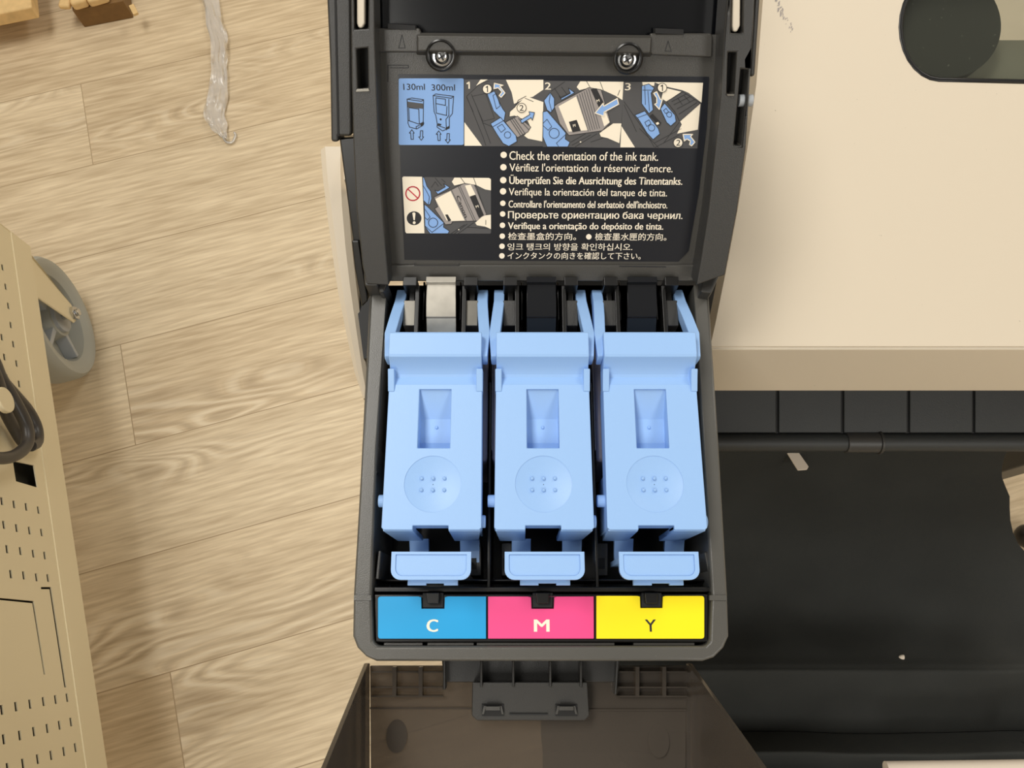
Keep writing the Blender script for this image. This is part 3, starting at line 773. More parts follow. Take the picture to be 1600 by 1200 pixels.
fout(bm, fB([(130, 345), (160, 320), (460, 165), (580, 185), (670, 500), (590, 580), (270, 625), (180, 510)]), 4, 2)
fpoly(bm, fB([(170, 345), (340, 250), (450, 575), (270, 590)]), 0, 4)
fpoly(bm, fB([(270, 495), (345, 475), (385, 580), (305, 595)]), 3, 5)
fpoly(bm, fB([(478, 180), (535, 172), (625, 350), (560, 360)]), 3, 4)
fpoly(bm, fB([(580, 440), (625, 400), (660, 500), (610, 540)]), 0, 4)
for o in range(6): fl_(bm, fB([(350 + o * 22, 240 - o * 12), (455 + o * 22, 585 - o * 6)]), 1.0, 2, 4)
ftext(bm, 'M', fB([(312, 545)])[0][0], fB([(312, 545)])[0][1], fB([(335, 540)])[0][0], fB([(335, 540)])[0][1], 4.2, 0.01, 0, 7)
ftext(bm, 'M', fB([(540, 308)])[0][0], fB([(540, 308)])[0][1], fB([(566, 300)])[0][0], fB([(566, 300)])[0][1], 4.2, 0.01, 0, 7)
fout(bm, fB([(30, 290), (90, 215), (130, 270), (130, 360), (95, 405), (60, 380)]), 1, 3); fl_(bm, fB([(90, 230), (80, 300), (105, 390)]), 0.8, 3, 5)
fout(bm, fB([(175, 245), (195, 270), (285, 220), (265, 170), (325, 215), (200, 285)]), 1, 3)
fout(bm, fB([(20, 400), (60, 390), (240, 600), (235, 660), (280, 690), (260, 735), (60, 735), (20, 640)]), 1, 3)
fring(bm, fB([(128, 605)])[0], 7.8, 0.9, 3, 5); fl_(bm, fB([(20, 510), (60, 470), (105, 540), (70, 575), (20, 530)]), 0.8, 3, 5); fl_(bm, fB([(235, 620), (150, 700), (170, 730)]), 0.8, 3, 5)
fcirc(bm, fB([(382, 688)])[0], 1.2, 0, 3, 10)
arrow(bm, fB, [(522, 410), (600, 315), (605, 345), (735, 270), (748, 325), (610, 400), (607, 440)], 1, 7)
ftext(bm, '2', 851.5, 140, 860.5, 140, 11, 0.015, 0, 1)
pic('pictogram', bm)
# panel 3
bm = BM()
fpoly(bm, fB([(795, 110), (1560, 115), (1505, 750), (765, 740)]), 2, 0)
for ln in ([(800, 300), (1010, 600), (1090, 735)], [(800, 330), (920, 590)], [(950, 560), (1130, 740)], [(1090, 700), (1350, 560)], [(1100, 740), (1330, 620)], [(1330, 500), (1180, 700)]): fl_(bm, fB(ln), 0.9, 3, 1)
fpoly(bm, fB([(1090, 112), (1560, 120), (1545, 310), (1420, 215), (1360, 190), (1180, 150)]), 0, 1)
fpoly(bm, fB([(1185, 165), (1350, 205), (1210, 300), (1160, 270)]), 0, 1)
fpoly(bm, fB([(1535, 315), (1510, 570), (1310, 608), (1355, 520), (1340, 490)]), 0, 1)
fpoly(bm, fB([(775, 535), (905, 740), (765, 740)]), 0, 1)
fpoly(bm, fB([(975, 112), (1095, 112), (1090, 150), (1040, 140), (980, 150)]), 0, 1)
fout(bm, fB([(1210, 300), (1365, 205), (1535, 315), (1335, 490), (1290, 400)]), 2, 2)
for ln in ([(1260, 300), (1400, 225)], [(1280, 330), (1440, 250)], [(1310, 370), (1480, 280)], [(1330, 420), (1500, 310)], [(1320, 270), (1360, 330)], [(1380, 245), (1430, 300)]): fl_(bm, fB(ln), 0.9, 3, 4)
fout(bm, fB([(970, 150), (1040, 130), (1090, 170), (1060, 220), (1080, 380), (1040, 415), (970, 320)]), 1, 3)
for ln in ([(1000, 150), (1005, 330)], [(1030, 200), (1045, 390)], [(980, 190), (1070, 190)]): fl_(bm, fB(ln), 0.8, 3, 5)
fout(bm, fB([(905, 430), (1000, 390), (1130, 560), (1145, 610), (1080, 665), (1020, 600), (940, 470)]), 1, 3)
fl_(bm, fB([(1000, 500), (1040, 475), (1060, 510), (1020, 540), (1000, 500)]), 0.8, 3, 5); fring(bm, fB([(1065, 552)])[0], 5, 0.8, 3, 5); fl_(bm, fB([(930, 455), (1025, 420)]), 0.8, 3, 5)
fout(bm, fB([(1050, 440), (1075, 420), (1155, 505), (1140, 530)]), 3, 3); fpoly(bm, fB([(1105, 505), (1130, 495), (1140, 515), (1115, 525)]), 0, 5)
fout(bm, fB([(1150, 370), (1190, 315), (1290, 430), (1300, 490), (1250, 535), (1210, 500)]), 1, 3)
fl_(bm, fB([(1180, 385), (1205, 365), (1230, 400), (1200, 415), (1180, 385)]), 0.8, 3, 5); fring(bm, fB([(1235, 425)])[0], 4, 0.8, 3, 5)
arrow(bm, fB, [(1085, 220), (1115, 205), (1150, 280), (1170, 275), (1140, 375), (1095, 325), (1115, 315), (1115, 265)], 1, 7)
arrow(bm, fB, [(1368, 615), (1460, 615), (1440, 635), (1482, 690), (1450, 725), (1430, 712), (1440, 680), (1405, 660), (1380, 678)], 1, 7)
for (cx, cy), d in (((1167, 167), '1'), ((1320, 695), '2')):
    c = fB([(cx, cy)])[0]; fcirc(bm, c, 7.2, 0, 7); fring(bm, c, 7.2, 0.9, 3, 8); (fl_(bm, [(c[0] - 1.8, c[1] - 2.4), (c[0] + .5, c[1] - 4.2), (c[0] + .5, c[1] + 4.6)], 1.5, 3, 8) if d == '1' else ftext(bm, d, c[0] - 3.2, c[1] + 4.6, c[0] + 3.2, c[1] + 4.6, 9, 0.005, 3, 8))
ftext(bm, '3', 976.5, 141, 985, 141, 11, 0.015, 0, 1)
pic('pictogram', bm)
# warning panel
bm = BM()
fpoly(bm, fC([(420, 115), (1440, 128), (1470, 145), (1472, 985), (1460, 1000), (430, 1000)]), 2, 0)
fpoly(bm, fC([(85, 125), (105, 108), (395, 112), (432, 995), (150, 995), (132, 970)]), 0, 1)
c = fC([(250, 375)])[0]; fring(bm, c, 10.8, 2.0, 5, 2); fl_(bm, [(c[0] - 7.6, c[1] - 7), (c[0] + 7.6, c[1] + 7)], 1.9, 5, 2)
c = fC([(270, 760)])[0]; fcirc(bm, c, 11.5, 3, 2, 28, 10.8)
fpoly(bm, fC([(242, 680), (255, 670), (280, 670), (292, 682), (282, 790), (262, 790)]), 0, 3); fcirc(bm, fC([(272, 830)])[0], 2.3, 0, 3, 14)
fout(bm, fC([(405, 120), (425, 120), (470, 260), (530, 340), (545, 450), (520, 540), (490, 555), (415, 480)]), 1, 1); fl_(bm, fC([(410, 250), (460, 330), (510, 430), (490, 550)]), 0.8, 3, 4)
fout(bm, fC([(430, 540), (470, 570), (735, 830), (730, 900), (820, 960), (800, 1000), (520, 1000), (440, 890)]), 1, 1)
fring(bm, fC([(567, 830)])[0], 7.2, 0.9, 3, 4); fl_(bm, fC([(440, 620), (520, 740), (480, 785), (440, 750)]), 0.8, 3, 4); fl_(bm, fC([(735, 840), (550, 980), (440, 880)]), 0.8, 3, 4)
fout(bm, fC([(595, 320), (640, 340), (760, 270), (730, 220), (830, 280), (640, 385)]), 1, 2)
for ln in ([(540, 280), (600, 190), (650, 260)], [(600, 130), (640, 180), (700, 250)], [(700, 150), (760, 200)]): fl_(bm, fC(ln), 0.9, 3, 1)
for ln in ([(850, 1000), (1060, 860)], [(900, 1000), (1100, 850)], [(960, 1000), (1200, 830)], [(1100, 900), (1440, 920)]): fl_(bm, fC(ln), 1.0, 3, 1)
fout(bm, fC([(580, 430), (840, 320), (1050, 215), (1200, 230), (1240, 270), (1400, 700), (1290, 800), (870, 815), (850, 850), (760, 860), (590, 610), (640, 580)]), 4, 2)
fpoly(bm, fC([(600, 460), (840, 335), (1060, 795), (850, 805), (780, 795)]), 0, 4)
fpoly(bm, fC([(755, 705), (795, 700), (850, 795), (805, 810)]), 3, 5)
fpoly(bm, fC([(1065, 250), (1155, 235), (1230, 390), (1135, 420)]), 0, 4)
fpoly(bm, fC([(1140, 425), (1230, 395), (1360, 710), (1285, 760)]), 3, 4)
for ln in ([(960, 265), (1200, 800)], [(985, 255), (1230, 795)], [(1220, 260), (1400, 700)], [(850, 315), (1085, 800)]): fl_(bm, fC(ln), 0.9, 2, 5)
ftext(bm, 'Canon', *fC([(925, 420)])[0], *fC([(1062, 755)])[0], 5.4, 0.012, 3, 6)
ftext(bm, 'M', *fC([(1240, 600)])[0], *fC([(1280, 590)])[0], 3.8, 0.01, 0, 6)
fpoly(bm, fC([(860, 190), (900, 125), (1440, 130), (1470, 150), (1470, 325), (1380, 310), (1240, 240), (1060, 210), (900, 250)]), 0, 5)
for ln in ([(1000, 128), (1060, 210)], [(1200, 130), (1240, 240)]): fl_(bm, fC(ln), 0.9, 3, 6)
fpoly(bm, fC([(1225, 830), (1330, 740), (1380, 715), (1470, 705), (1470, 930), (1380, 890), (1250, 870)]), 0, 7)
fl_(bm, fC([(1390, 790), (1390, 860)]), 0.9, 3, 8); fcirc(bm, fC([(968, 938)])[0], 1.0, 0, 3, 8)
pic('pictogram', bm)
lines = [('Check the orientation of the ink tank.', 796, 249.6, 1028, 251.2, 13.2, .006, (787, 242)),
         ("Vérifiez l'orientation du réservoir d'encre.", 796, 267.6, 1050.6, 269.2, 12, .006, (786.6, 261.3)),
         ('Überprüfen Sie die Ausrichtung des Tintentanks.', 796, 287.4, 1065.7, 288.8, 11.6, .016, (786.3, 281.5)),
         ('Verifique la orientación del tanque de tinta.', 795, 305, 1042, 306.8, 11.2, .006, (786, 299)),
         ("Controllare l'orientamento del serbatoio dell'inchiostro.", 794.8, 324.2, 1042.4, 325.6, 10.8, .012, (785.7, 317.6)),
         ('Проверьте ориентацию бака чернил.', 794, 341, 1066, 342.2, 10.4, .016, (785.4, 334.3)),
         ('Verifique a orientação do depósito de tinta.', 794, 357.8, 1036, 358.8, 10.4, .016, (785.1, 352)),
         ('检查墨盒的方向。', 794, 374, 900, 374.4, 8.6, .006, (784.8, 369)),
         ('檢查墨水匣的方向。', 929.6, 374.6, 1041, 375, 8.6, .006, (920, 370)),
         ('잉크 탱크의 방향을 확인하십시오.', 793, 390.2, 987.8, 390.6, 8.4, .006, (784.4, 384.8)),
         ('インクタンクの向きを確認して下さい。', 793, 404, 1000.8, 404.6, 8.2, .006, (784.2, 399.8))]
for s, xa, ya, xb, yb, cap, bold, bl in lines:
    bm = BM(); ftext(bm, s, xa, ya, xb, yb, cap, bold, 0, 0); fcirc(bm, bl, 5.0 if cap > 11 else 4.3, 0, 0, 20)
    part('text_line', bm, CREAM, STK, ang=180)

# ================================================================== printer body, white covers
CY = yz(541, 0.90); SLOPE = 0.25
CN = Vector((0, -SLOPE, 1)).normalized(); C0 = Vector((0, CY, 0.90))
def Cp(px, py, off=0.0): return onplane(px, py, C0 + CN * off, CN)
edge = [(1196, -60), (1192, 0), (1182, 130), (1168, 230), (1152, 330), (1133, 430), (1119, 500), (1110, 541)]
win = []
for i in range(13):
    a_ = math.radians(90 + 180 * i / 12.0); win.append((1466 + 62 * math.cos(a_), 62 - 66 * math.sin(a_)))
win = win[::-1]
# window outline: stadium running off to the right
wl = [(1700, 133)] + [(1450 + 0, 128)]
stad = []
for i in range(15):
    a_ = math.radians(92 + 176 * i / 14.0)
    stad.append((1470 + 66 * math.cos(a_) , 42 + 86 * math.sin(a_)))
# start at bottom (a=92) to the top (a=268)
stad = [(1720, 134)] + stad + [(1720, -44)]
bm = BM()
left = [Cp(x, y) for x, y in edge]
xr = 0.62
rightpts = [Vector((xr, left[-1].y, left[-1].z)), Vector((xr, left[0].y, left[0].z))]
plate(bm, [left + rightpts, [Cp(x, y) for x, y in stad][::-1]], -CN * 0.018)
COVER = part('top_cover', bm, WHITE)
COVER['label'] = 'off-white sloping top cover with a smoked window'
bm = BM()
def offs(pts, d, cx=1560, cy=45):
    out = []
    for x, y in pts:
        if x > 1700: out.append((x, y - d if y > 0 else y + d)); continue
        L_ = math.hypot(x - 1470, y - 42) or 1; k_ = (L_ - d) / L_
        out.append((1470 + (x - 1470) * k_, 42 + (y - 42) * k_))
    return out
plate(bm, [[Cp(x, y, .0005) for x, y in stad], [Cp(x, y, .0005) for x, y in offs(stad, 8)][::-1]], -CN * 0.01)
part('window_rim', bm, BLACK, COVER, bevel=0.001)
bm = BM()
plate(bm, [[Cp(x, y, -.004) for x, y in offs(stad, 7)]], -CN * 0.002)
part('window_pane', bm, SMOKE2, COVER)
# scuff on the cover
bm = BM()
for i in range(46):
    t_ = random.random(); x = 1214 + 26 * t_ ** 1.6 + random.uniform(-4, 4); y = -6 + 54 * t_ + random.uniform(-4, 4)
    c = Cp(x, y, 0.00015); r_ = random.uniform(.0001, .0004)
    f = bm.faces.new([bm.verts.new(p) for p in circ(c, (0.4, .9, .225), (.9, -.4, -.1), r_ * 2.6, 8, r_)])
part('scuff_mark', bm, MGREY, COVER, ang=180)
# workings beneath the window
bm = BM()
box(bm, 0.16, 0.62, left[-1].y + .09, 0.46, 0.86, 0.87)
part('platen', bm, WHITE)
bm = BM()
c = Cp(1479, 38, -0.012); cyl(bm, c - CN * .012, CN, .0318, .012, 56)
part('carriage', bm, mat('dusty_dark_plastic', (68, 70, 68), .5, specks=((150, 152, 148), 330, .70)))
bm = BM()
c = Cp(1600, 90, -.03); ca2 = Cp(1600, 57, -.03); cb2 = Cp(1600, 150, -.03)
box(bm, c.x - .09, .62, cb2.y, ca2.y, c.z - .01, c.z)
part('platen_bar', bm, RUBBER)
# front fascia under the bend
ZB_ = 0.90; YFc = CY
h610 = None
zf = 0.90
for i in range(400):
    zf = 0.90 - i * .0005
    if yz(611, zf) >= YFc - 0.0005 * 0 and False: break
# find height where the pixel row 611 reaches the fascia plane y = YFc - .004
zz = 0.90
while yz(611, zz) < YFc - .004 and zz > .7: zz -= .0005
ZFASC = zz
bm = BM()
xl = left[-1].x
pr = [(YFc - .0002, 0.8985), (YFc - .0012, .8975), (YFc - .004, ZFASC + .001), (YFc - .003, ZFASC), (YFc + .02, ZFASC), (YFc + .02, .89), (YFc + .004, .8985)]
xl2 = P(1117, 600, ZFASC).x - .02
prism(bm, [(xl - .004, y, z) for y, z in pr], [(xr, y, z) for y, z in pr])
part('front_fascia', bm, WHITE2, bevel=0.0008)
# inner body that carries the covers, with a leg and foot beneath
bm = BM()
box(bm, -0.045, .615, YFc + .045, 0.47, 0.62, 0.815)
BODY = part('body_shell', bm, DARK2)
bm = BM()
box(bm, -.06, .05, .17, .215, .05, .62); box(bm, -.075, .065, -.03, .42, .0, .05)
islands('stand_leg', bm, DARK2, PRN, bevel=.003)
bm = BM(); box(bm, .99 - .4, 1.05 - .4 - .025, .17, .215, .05, .62); box(bm, .56, .62, .12, .42, .0, .05)
islands('stand_leg', bm, DARK2, PRN, bevel=.003)
bm = BM()   # neck joining the ink compartment to the body
box(bm, -.045, .085, y0 + .03, YFc + .06, .79, z0 - .004)
part('compartment_neck', bm, BLACK)
# white side cover at the left
bm = BM()
lft = [(499, 229), (502, 270), (508, 320), (517, 390), (526, 450), (540, 520), (553, 580), (567, 622)]
rgt = [(541, 229), (541, 268), (543, 320), (549, 390), (556, 450), (565, 520), (572, 580), (577, 622)]
zs_ = [.955, .952, .945, .935, .925, .91, .895, .885]
rings = []
for (a_, b_, z) in zip(lft, rgt, zs_):
    A = P(*a_, z); B = P(*b_, z)
    w_ = (B - A).length; r_ = min(.003, w_ * .3)
    rings.append([A + Vector((0, 0, -.09)), A + Vector((0, 0, -r_)), A + Vector((r_, 0, 0)), B + Vector((-r_, 0, 0)), B + Vector((0, 0, -r_)), B + Vector((0, 0, -.09))])
loft(bm, rings)
SIDE = part('side_cover', bm, WHITE, bevel=0.0)
bm = BM()
ext(bm, Q([(536, 232), (543, 234), (542, 276), (537, 282)], .9575), (0, 0, -.02))
part('side_cover_lip', bm, WHITE2, SIDE, bevel=.001)
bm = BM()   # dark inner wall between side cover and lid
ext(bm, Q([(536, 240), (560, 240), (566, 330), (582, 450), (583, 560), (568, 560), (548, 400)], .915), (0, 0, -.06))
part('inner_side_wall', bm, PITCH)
# ---- ribbed paper guide below the fascia
DG = (HC - .77) / (CT + .008 * ST * 1.0)
def G_(py, k=1.0):
    v = (600 - py) / FPX; return EYE.y + DG * k * (ST + v * CT), HC + DG * k * (-CT + v * ST)
ya_, za_ = G_(596); yb_, zb_ = G_(676)
xg = [(px - 800) / FPX * DG for px in (1215, 1317, 1420, 1522)]
step = (xg[3] - xg[0]) / 3
xs = [xg[0] - 2 * step] + [xg[0] - step] + xg + [xg[3] + step * i for i in (1, 2)]
bm = BM()
for i in range(len(xs) - 1):
    a_, b_ = xs[i] + .0009, xs[i + 1] - .0009
    if i == 0: a_ = .06
    prism(bm, [(a_, ya_, za_), (b_, ya_, za_), (b_, yb_, zb_), (a_, yb_, zb_)], [(a_, ya_, za_ - .01), (b_, ya_, za_ - .01), (b_, yb_, zb_ - .01), (a_, yb_, zb_ - .01)])
GD = part('paper_guide', bm, GUIDE, bevel=.0008)
bm = BM()
prism(bm, [(.06, ya_, za_ - .002), (xr - .02, ya_, za_ - .002), (xr - .02, yb_, zb_ - .002), (.06, yb_, zb_ - .002)], [(.06, ya_, za_ - .014), (xr - .02, ya_, za_ - .014), (xr - .02, yb_, zb_ - .014), (.06, yb_, zb_ - .014)])
part('guide_backing', bm, PITCH, GD)
bm = BM()
yc_, zc_ = G_(676); ye_, ze_ = G_(704)
rr = math.hypot(yc_ - ye_, zc_ - ze_) / 2 * 1.02; yr, zr = (yc_ + ye_) / 2, (zc_ + ze_) / 2 - .003
cyl(bm, (.06, yr, zr), (1, 0, 0), rr, xr - .09, 28)
part('guide_lip', bm, GUIDE, GD)
bm = BM()
ca_, cb_ = (1323 - 800) / FPX * DG, (1374 - 800) / FPX * DG
cyl(bm, (ca_, yr, zr), (1, 0, 0), rr + .0012, cb_ - ca_, 28); cyl(bm, (cb_, yr, zr), (1, 0, 0), rr + .0022, .0018, 28)
part('guide_clip', bm, DARK2, GD, bevel=.0004)

# ---- smoked front flap, folded down
ZS0, ZS1 = .912, .905
def fz(py): return ZS0 + (ZS1 - ZS0) * (py - 1040) / 160.0
def F(px, py, dz=0): return P(px, py, fz(py) + dz)
bm = BM()
ext(bm, [F(578, 1040), F(1074, 1040), F(1070, 1330), F(580, 1330)], (0, 0, -.0022))
FLAP = part('front_flap', bm, SMOKE, bevel=.0005)
FLAP['label'] = 'smoked translucent flap folded down below the colour labels'
for (bx, tx, s) in ((578, 510, -1), (1072, 1190, 1)):
    bm = BM()
    A0 = F(bx, 1036); A1 = F(bx, 1330)
    T = P(tx, 1200, .985)
    d = T - P(bx, 1200, fz(1200)); f_ = (A1.y - A0.y) / (T.y - A0.y)
    T0 = A0 + Vector((0, 0, .004)); T1 = T0 + (T - T0) * f_
    th = Vector((.0022 * s, 0, 0))
    prism(bm, [A0, A1, T1, T0], [A0 + th, A1 + th, T1 + th, T0 + th])
    part('flap_side', bm, SMOKE, FLAP, bevel=.0004)
bm = BM()
for (xa, xb) in ((579, 692), (965, 1074)):
    for py in (1050, 1074, 1088): ext(bm, [F(xa, py - 1.2, .004), F(xb, py - 1.2, .004), F(xb, py + 1.2, .004), F(xa, py + 1.2, .004)], (0, 0, -.005))
    for t_ in ((616, 657) if xa < 700 else (996, 1038)):
        ext(bm, [F(t_ - 3, 1042, .007), F(t_ + 3, 1042, .007), F(t_ + 3, 1088, .004), F(t_ - 3, 1088, .004)], (0, 0, -.006))
islands('flap_rib', bm, SMOKE, FLAP)
bm = BM()
ext(bm, [F(578, 1105, .0006), F(738, 1105, .0006), F(738, 1108, .0006), F(578, 1108, .0006)], (0, 0, -.0006))
ext(bm, [F(920, 1108, .0006), F(1072, 1108, .0006), F(1072, 1111, .0006), F(920, 1111, .0006)], (0, 0, -.0006))
islands('flap_step', bm, SMOKE, FLAP)
for c in ((1029, 1157), (620, 1150)):
    bm = BM(); cc = F(*c, .0002); plate(bm, [circ(cc, (1, 0, 0), (0, 1, 0), .0050, 32, .0074)], (0, 0, .0004))
    part('flap_boss', bm, SMOKE, FLAP)  # thin raised discs stand for faint round reflections on the flap
bm = BM()   # charcoal hinge bracket with ribs
ext(bm, [F(690, 1030, .002), F(970, 1030, .002), F(966, 1066, .002), F(694, 1066, .002)], (0, 0, -.008))
ext(bm, [F(738, 1066, .012), F(918, 1066, .012), F(921, 1118, .008), F(914, 1126, .008), F(745, 1126, .008), F(737, 1118, .008)], (0, 0, -.009))
for x in (752, 802, 860, 908):
    ext(bm, [F(x - 2, 1032, .012), F(x + 2, 1032, .012), F(x + 2, 1074, .014), F(x - 2, 1074, .014)], (0, 0, -.014))
ext(bm, [F(692, 1028, .008), F(696, 1028, .008), F(696, 1078, .008), F(692, 1078, .008)], (0, 0, -.010)); ext(bm, [F(963, 1028, .008), F(968, 1028, .008), F(964, 1086, .008), F(960, 1086, .008)], (0, 0, -.010))
BRK = part('hinge_bracket', bm, DARK2, bevel=.0008)
BRK['label'] = 'charcoal ribbed bracket at the middle of the smoked flap'
bm = BM()
for xa, xb in ((753, 787), (868, 902)):
    ext(bm, [F(xa, 1101, .0102), F(xb, 1101, .0102), F(xb, 1119, .0092), F(xa, 1119, .0092)], (0, 0, -.002))
    xc_ = (xa + xb) / 2
    ext(bm, [F(xc_ - 11, 1104, .0125), F(xc_ + 11, 1104, .0125), F(xc_ + 11, 1110, .0125), F(xc_ - 11, 1110, .0125)], (0, 0, -.003), 1)
    ext(bm, [F(xa + 3, 1103, .011), F(xa + 7, 1103, .011), F(xa + 3, 1116, .0105), F(xa, 1116, .0105)], (0, 0, -.002), 1)
    ext(bm, [F(xb - 7, 1103, .011), F(xb - 3, 1103, .011), F(xb, 1116, .0105), F(xb - 3, 1116, .0105)], (0, 0, -.002), 1)
ext(bm, [F(796, 1115, .0092), F(856, 1115, .0092), F(856, 1117, .0092), F(796, 1117, .0092)], (0, 0, -.001))
part('bracket_slot', bm, [PITCH, DARK], BRK)

# ================================================================== fabric catch basket
rows = [(690, .60), (706, .565), (760, .50), (850, .43), (950, .42), (1020, .455), (1044, .468), (1060, .466), (1135, .425), (1148, .428), (1172, .466), (1182, .47), (1215, .45), (1260, .45), (1300, .52)]
path = [P(800, py, z) for py, z in rows]
path = smooth_path(path, 5)
XL = .03
def right_edge(y):
    pa = P(1563, 707, .565); pb = P(1570, 770, .49); pc = P(1593, 850, .44); pd = P(1640, 905, .42)
    for q0, q1 in ((pa, pb), (pb, pc), (pc, pd)):
        if q0.y >= y >= q1.y:
            t_ = (q0.y - y) / (q0.y - q1.y); return q0.x + (q1.x - q0.x) * t_
    return pa.x if y > pa.y else pd.x
from mathutils import noise as mnoise
NX = 48
bm = BM(); grid = []
for p in path:
    xe = right_edge(p.y); rw = []
    for i in range(NX + 1):
        x = XL + (xe - XL) * i / NX
        dz = .018 * mnoise.noise(Vector((x * 7, p.y * 9, 1.3))) + .006 * mnoise.noise(Vector((x * 22, p.y * 26, 4.3)))
        rw.append(bm.verts.new((x, p.y, p.z + dz)))
    grid.append(rw)
for r_ in range(len(grid) - 1):
    for i in range(NX): bm.faces.new((grid[r_][i], grid[r_][i + 1], grid[r_ + 1][i + 1], grid[r_ + 1][i]))
BK = thing('catch_basket', (.3, 0, 0), 'black fabric print catch basket slung below the printer front', 'basket')
cl = finish('basket_fabric', bm, FABRIC, BK, ang=180)
so = cl.modifiers.new('thick', 'SOLIDIFY'); so.thickness = .0012; so.offset = -1
bm = BM()
pe = P(1390, 1197, .53); bar0 = P(1388, 1203, .535)
tube(bm, [(bar0.x, bar0.y + .0, .53), (.7, bar0.y + .004, .53)], .0065, 14, 2)
part_ = finish('front_bar', bm, PAPER, BK)
bm = BM()
tube(bm, [(XL, path[0].y, path[0].z), (.6, path[0].y, path[0].z)], .005, 12, 2)
finish('rear_bar', bm, DARK2, BK)
bm = BM()
for x in (.10, .52):
    tube(bm, [(x, path[0].y + .0, path[0].z), (x, path[0].y + .05, .3), (x, .16, .03)], .006, 10, 3)
    tube(bm, [(x, bar0.y, .53), (x, bar0.y + .02, .3), (x, -.05, .03), (x, .16, .03)], .006, 10, 3)
islands('support_rod', bm, DARK2, BK)
bm = BM()
q = P(1606, 838, .02); bmesh.ops.create_uvsphere(bm, u_segments=18, v_segments=12, radius=.02, matrix=Matrix.Translation(q))
finish('end_knob', bm, BLACK, BK)
# paper scrap and fluff lying on the fabric
def cloth_z(x, y):
    best = min(path, key=lambda p: abs(p.y - y)); 
    return best.z + .018 * mnoise.noise(Vector((x * 7, best.y * 9, 1.3))) + .006 * mnoise.noise(Vector((x * 22, best.y * 26, 4.3)))
def on_cloth(px, py):
    z = .5
    for _ in range(30):
        q = P(px, py, z); z = .6 * z + .4 * cloth_z(q.x, q.y)
    return P(px, py, z)
bm = BM()
zq = max(on_cloth(x, y).z for x, y in ((1229, 707), (1247, 706), (1263, 733), (1246, 734), (1246, 720))) + .002
pts = Q([(1229, 706), (1247, 705), (1264, 729), (1261, 734), (1247, 735)], zq)
ext(bm, pts, (0, 0, -.002))
tag(finish('paper_scrap', bm, PAPER, None, bevel=.0006, origin=pts[0]), 'small white paper scrap lying on the black fabric', 'paper scrap')
bm = BM()
q = on_cloth(1408, 1028) + Vector((0, 0, .001)); bmesh.ops.create_icosphere(bm, subdivisions=2, radius=.003, matrix=Matrix.Translation(q))
for v in bm.verts: v.co += Vector((1, .6, .3)) * .002 * mnoise.noise(v.co * 400)
tag(finish('lint_speck', bm, PAPER, None, origin=q), 'tiny pale lint speck in the middle of the black fabric', 'lint')

# ================================================================== metal cart
ZC = .225
E0, E1 = P(45, 385, ZC), P(165, 1200, ZC)
ed = (E1 - E0).normalized(); CNN = Vector((-ed.y, ed.x, 0)).normalized()
if CNN.x < 0: CNN = -CNN
def K(px, py, off=0.0): return onplane(px, py, E0 + CNN * off, CNN)
CARTO = thing('metal_cart', (E0.x - .25, E0.y - .3, 0), 'beige perforated metal cart on a caster at the left edge', 'cart')
EL = E0 - ed * .0; ER = E0 + ed * 1.05
topz = 1.0
slots = []
def slot(px, py):
    c = K(px, py); h_, l_ = .0024, .0050
    slots.append([c + ed * l_ + Vector((0, 0, h_)), c - ed * l_ + Vector((0, 0, h_)), c - ed * l_ - Vector((0, 0, h_)), c + ed * l_ - Vector((0, 0, h_))])
for q in [(4, 418), (9, 448), (13, 478), (17, 508), (21, 538), (3, 527), (7, 558), (26, 568), (30, 600), (11, 590),
          (3, 783), (22, 788), (41, 792), (60, 797), (6, 820), (26, 825), (46, 829), (65, 832), (11, 858), (32, 861), (52, 865), (70, 868), (17, 897), (37, 899), (57, 902), (75, 903),
          (3, 1109), (25, 1104), (47, 1100), (68, 1096), (87, 1093), (105, 1090), (6, 1155), (31, 1149), (53, 1143), (74, 1138), (93, 1133), (111, 1128),
          (12, 1200), (36, 1193), (59, 1186), (80, 1180), (100, 1174), (118, 1168)]: slot(*q)
hole = [K(20, 720), K(53, 727), K(59, 762), K(25, 752)]
g1 = [K(-20, 932), K(53, 939), K(71, 1054), K(68.4, 1054), K(50.4, 942.5), K(-20, 935.5)]
g2 = [K(64, 917), K(80, 917), K(104, 1074), K(100.6, 1074), K(77.2, 920.5), K(64, 920.5)]
bm = BM()
loops = [[EL, ER, Vector((ER.x, ER.y, topz)), Vector((EL.x, EL.y, topz))]] + slots + [hole, g1, g2]
plate(bm, loops, -CNN * .0015)
PAN = finish('perforated_panel', bm, CART, CARTO)
bm = BM()
box_pts = lambda off, zb, zt: [EL - CNN * off + Vector((0, 0, zb - ZC)), ER - CNN * off + Vector((0, 0, zb - ZC)), ER - CNN * off + Vector((0, 0, zt - ZC)), EL - CNN * off + Vector((0, 0, zt - ZC))]
ext(bm, box_pts(.022, ZC + .004, topz), -CNN * .45)
finish('cart_body', bm, mat('cart_inside', (72, 68, 56), .7), CARTO)
bm = BM()   # folded bottom edge, proud of the panel
hb = .046
ext(bm, box_pts(-.0015, ZC, ZC + hb), -CNN * .0016)
ext(bm, [EL + CNN * .0015, ER + CNN * .0015, ER - CNN * .47, EL - CNN * .47], (0, 0, -.0016))
ext(bm, [EL + CNN * .0005 - ed * .0016, EL - CNN * .47 - ed * .0016, EL - CNN * .47 - ed * .0016 + Vector((0, 0, topz - ZC)), EL + CNN * .0005 - ed * .0016 + Vector((0, 0, topz - ZC))], ed * .0015)
finish('bottom_rail', bm, CART, CARTO, bevel=.0006)
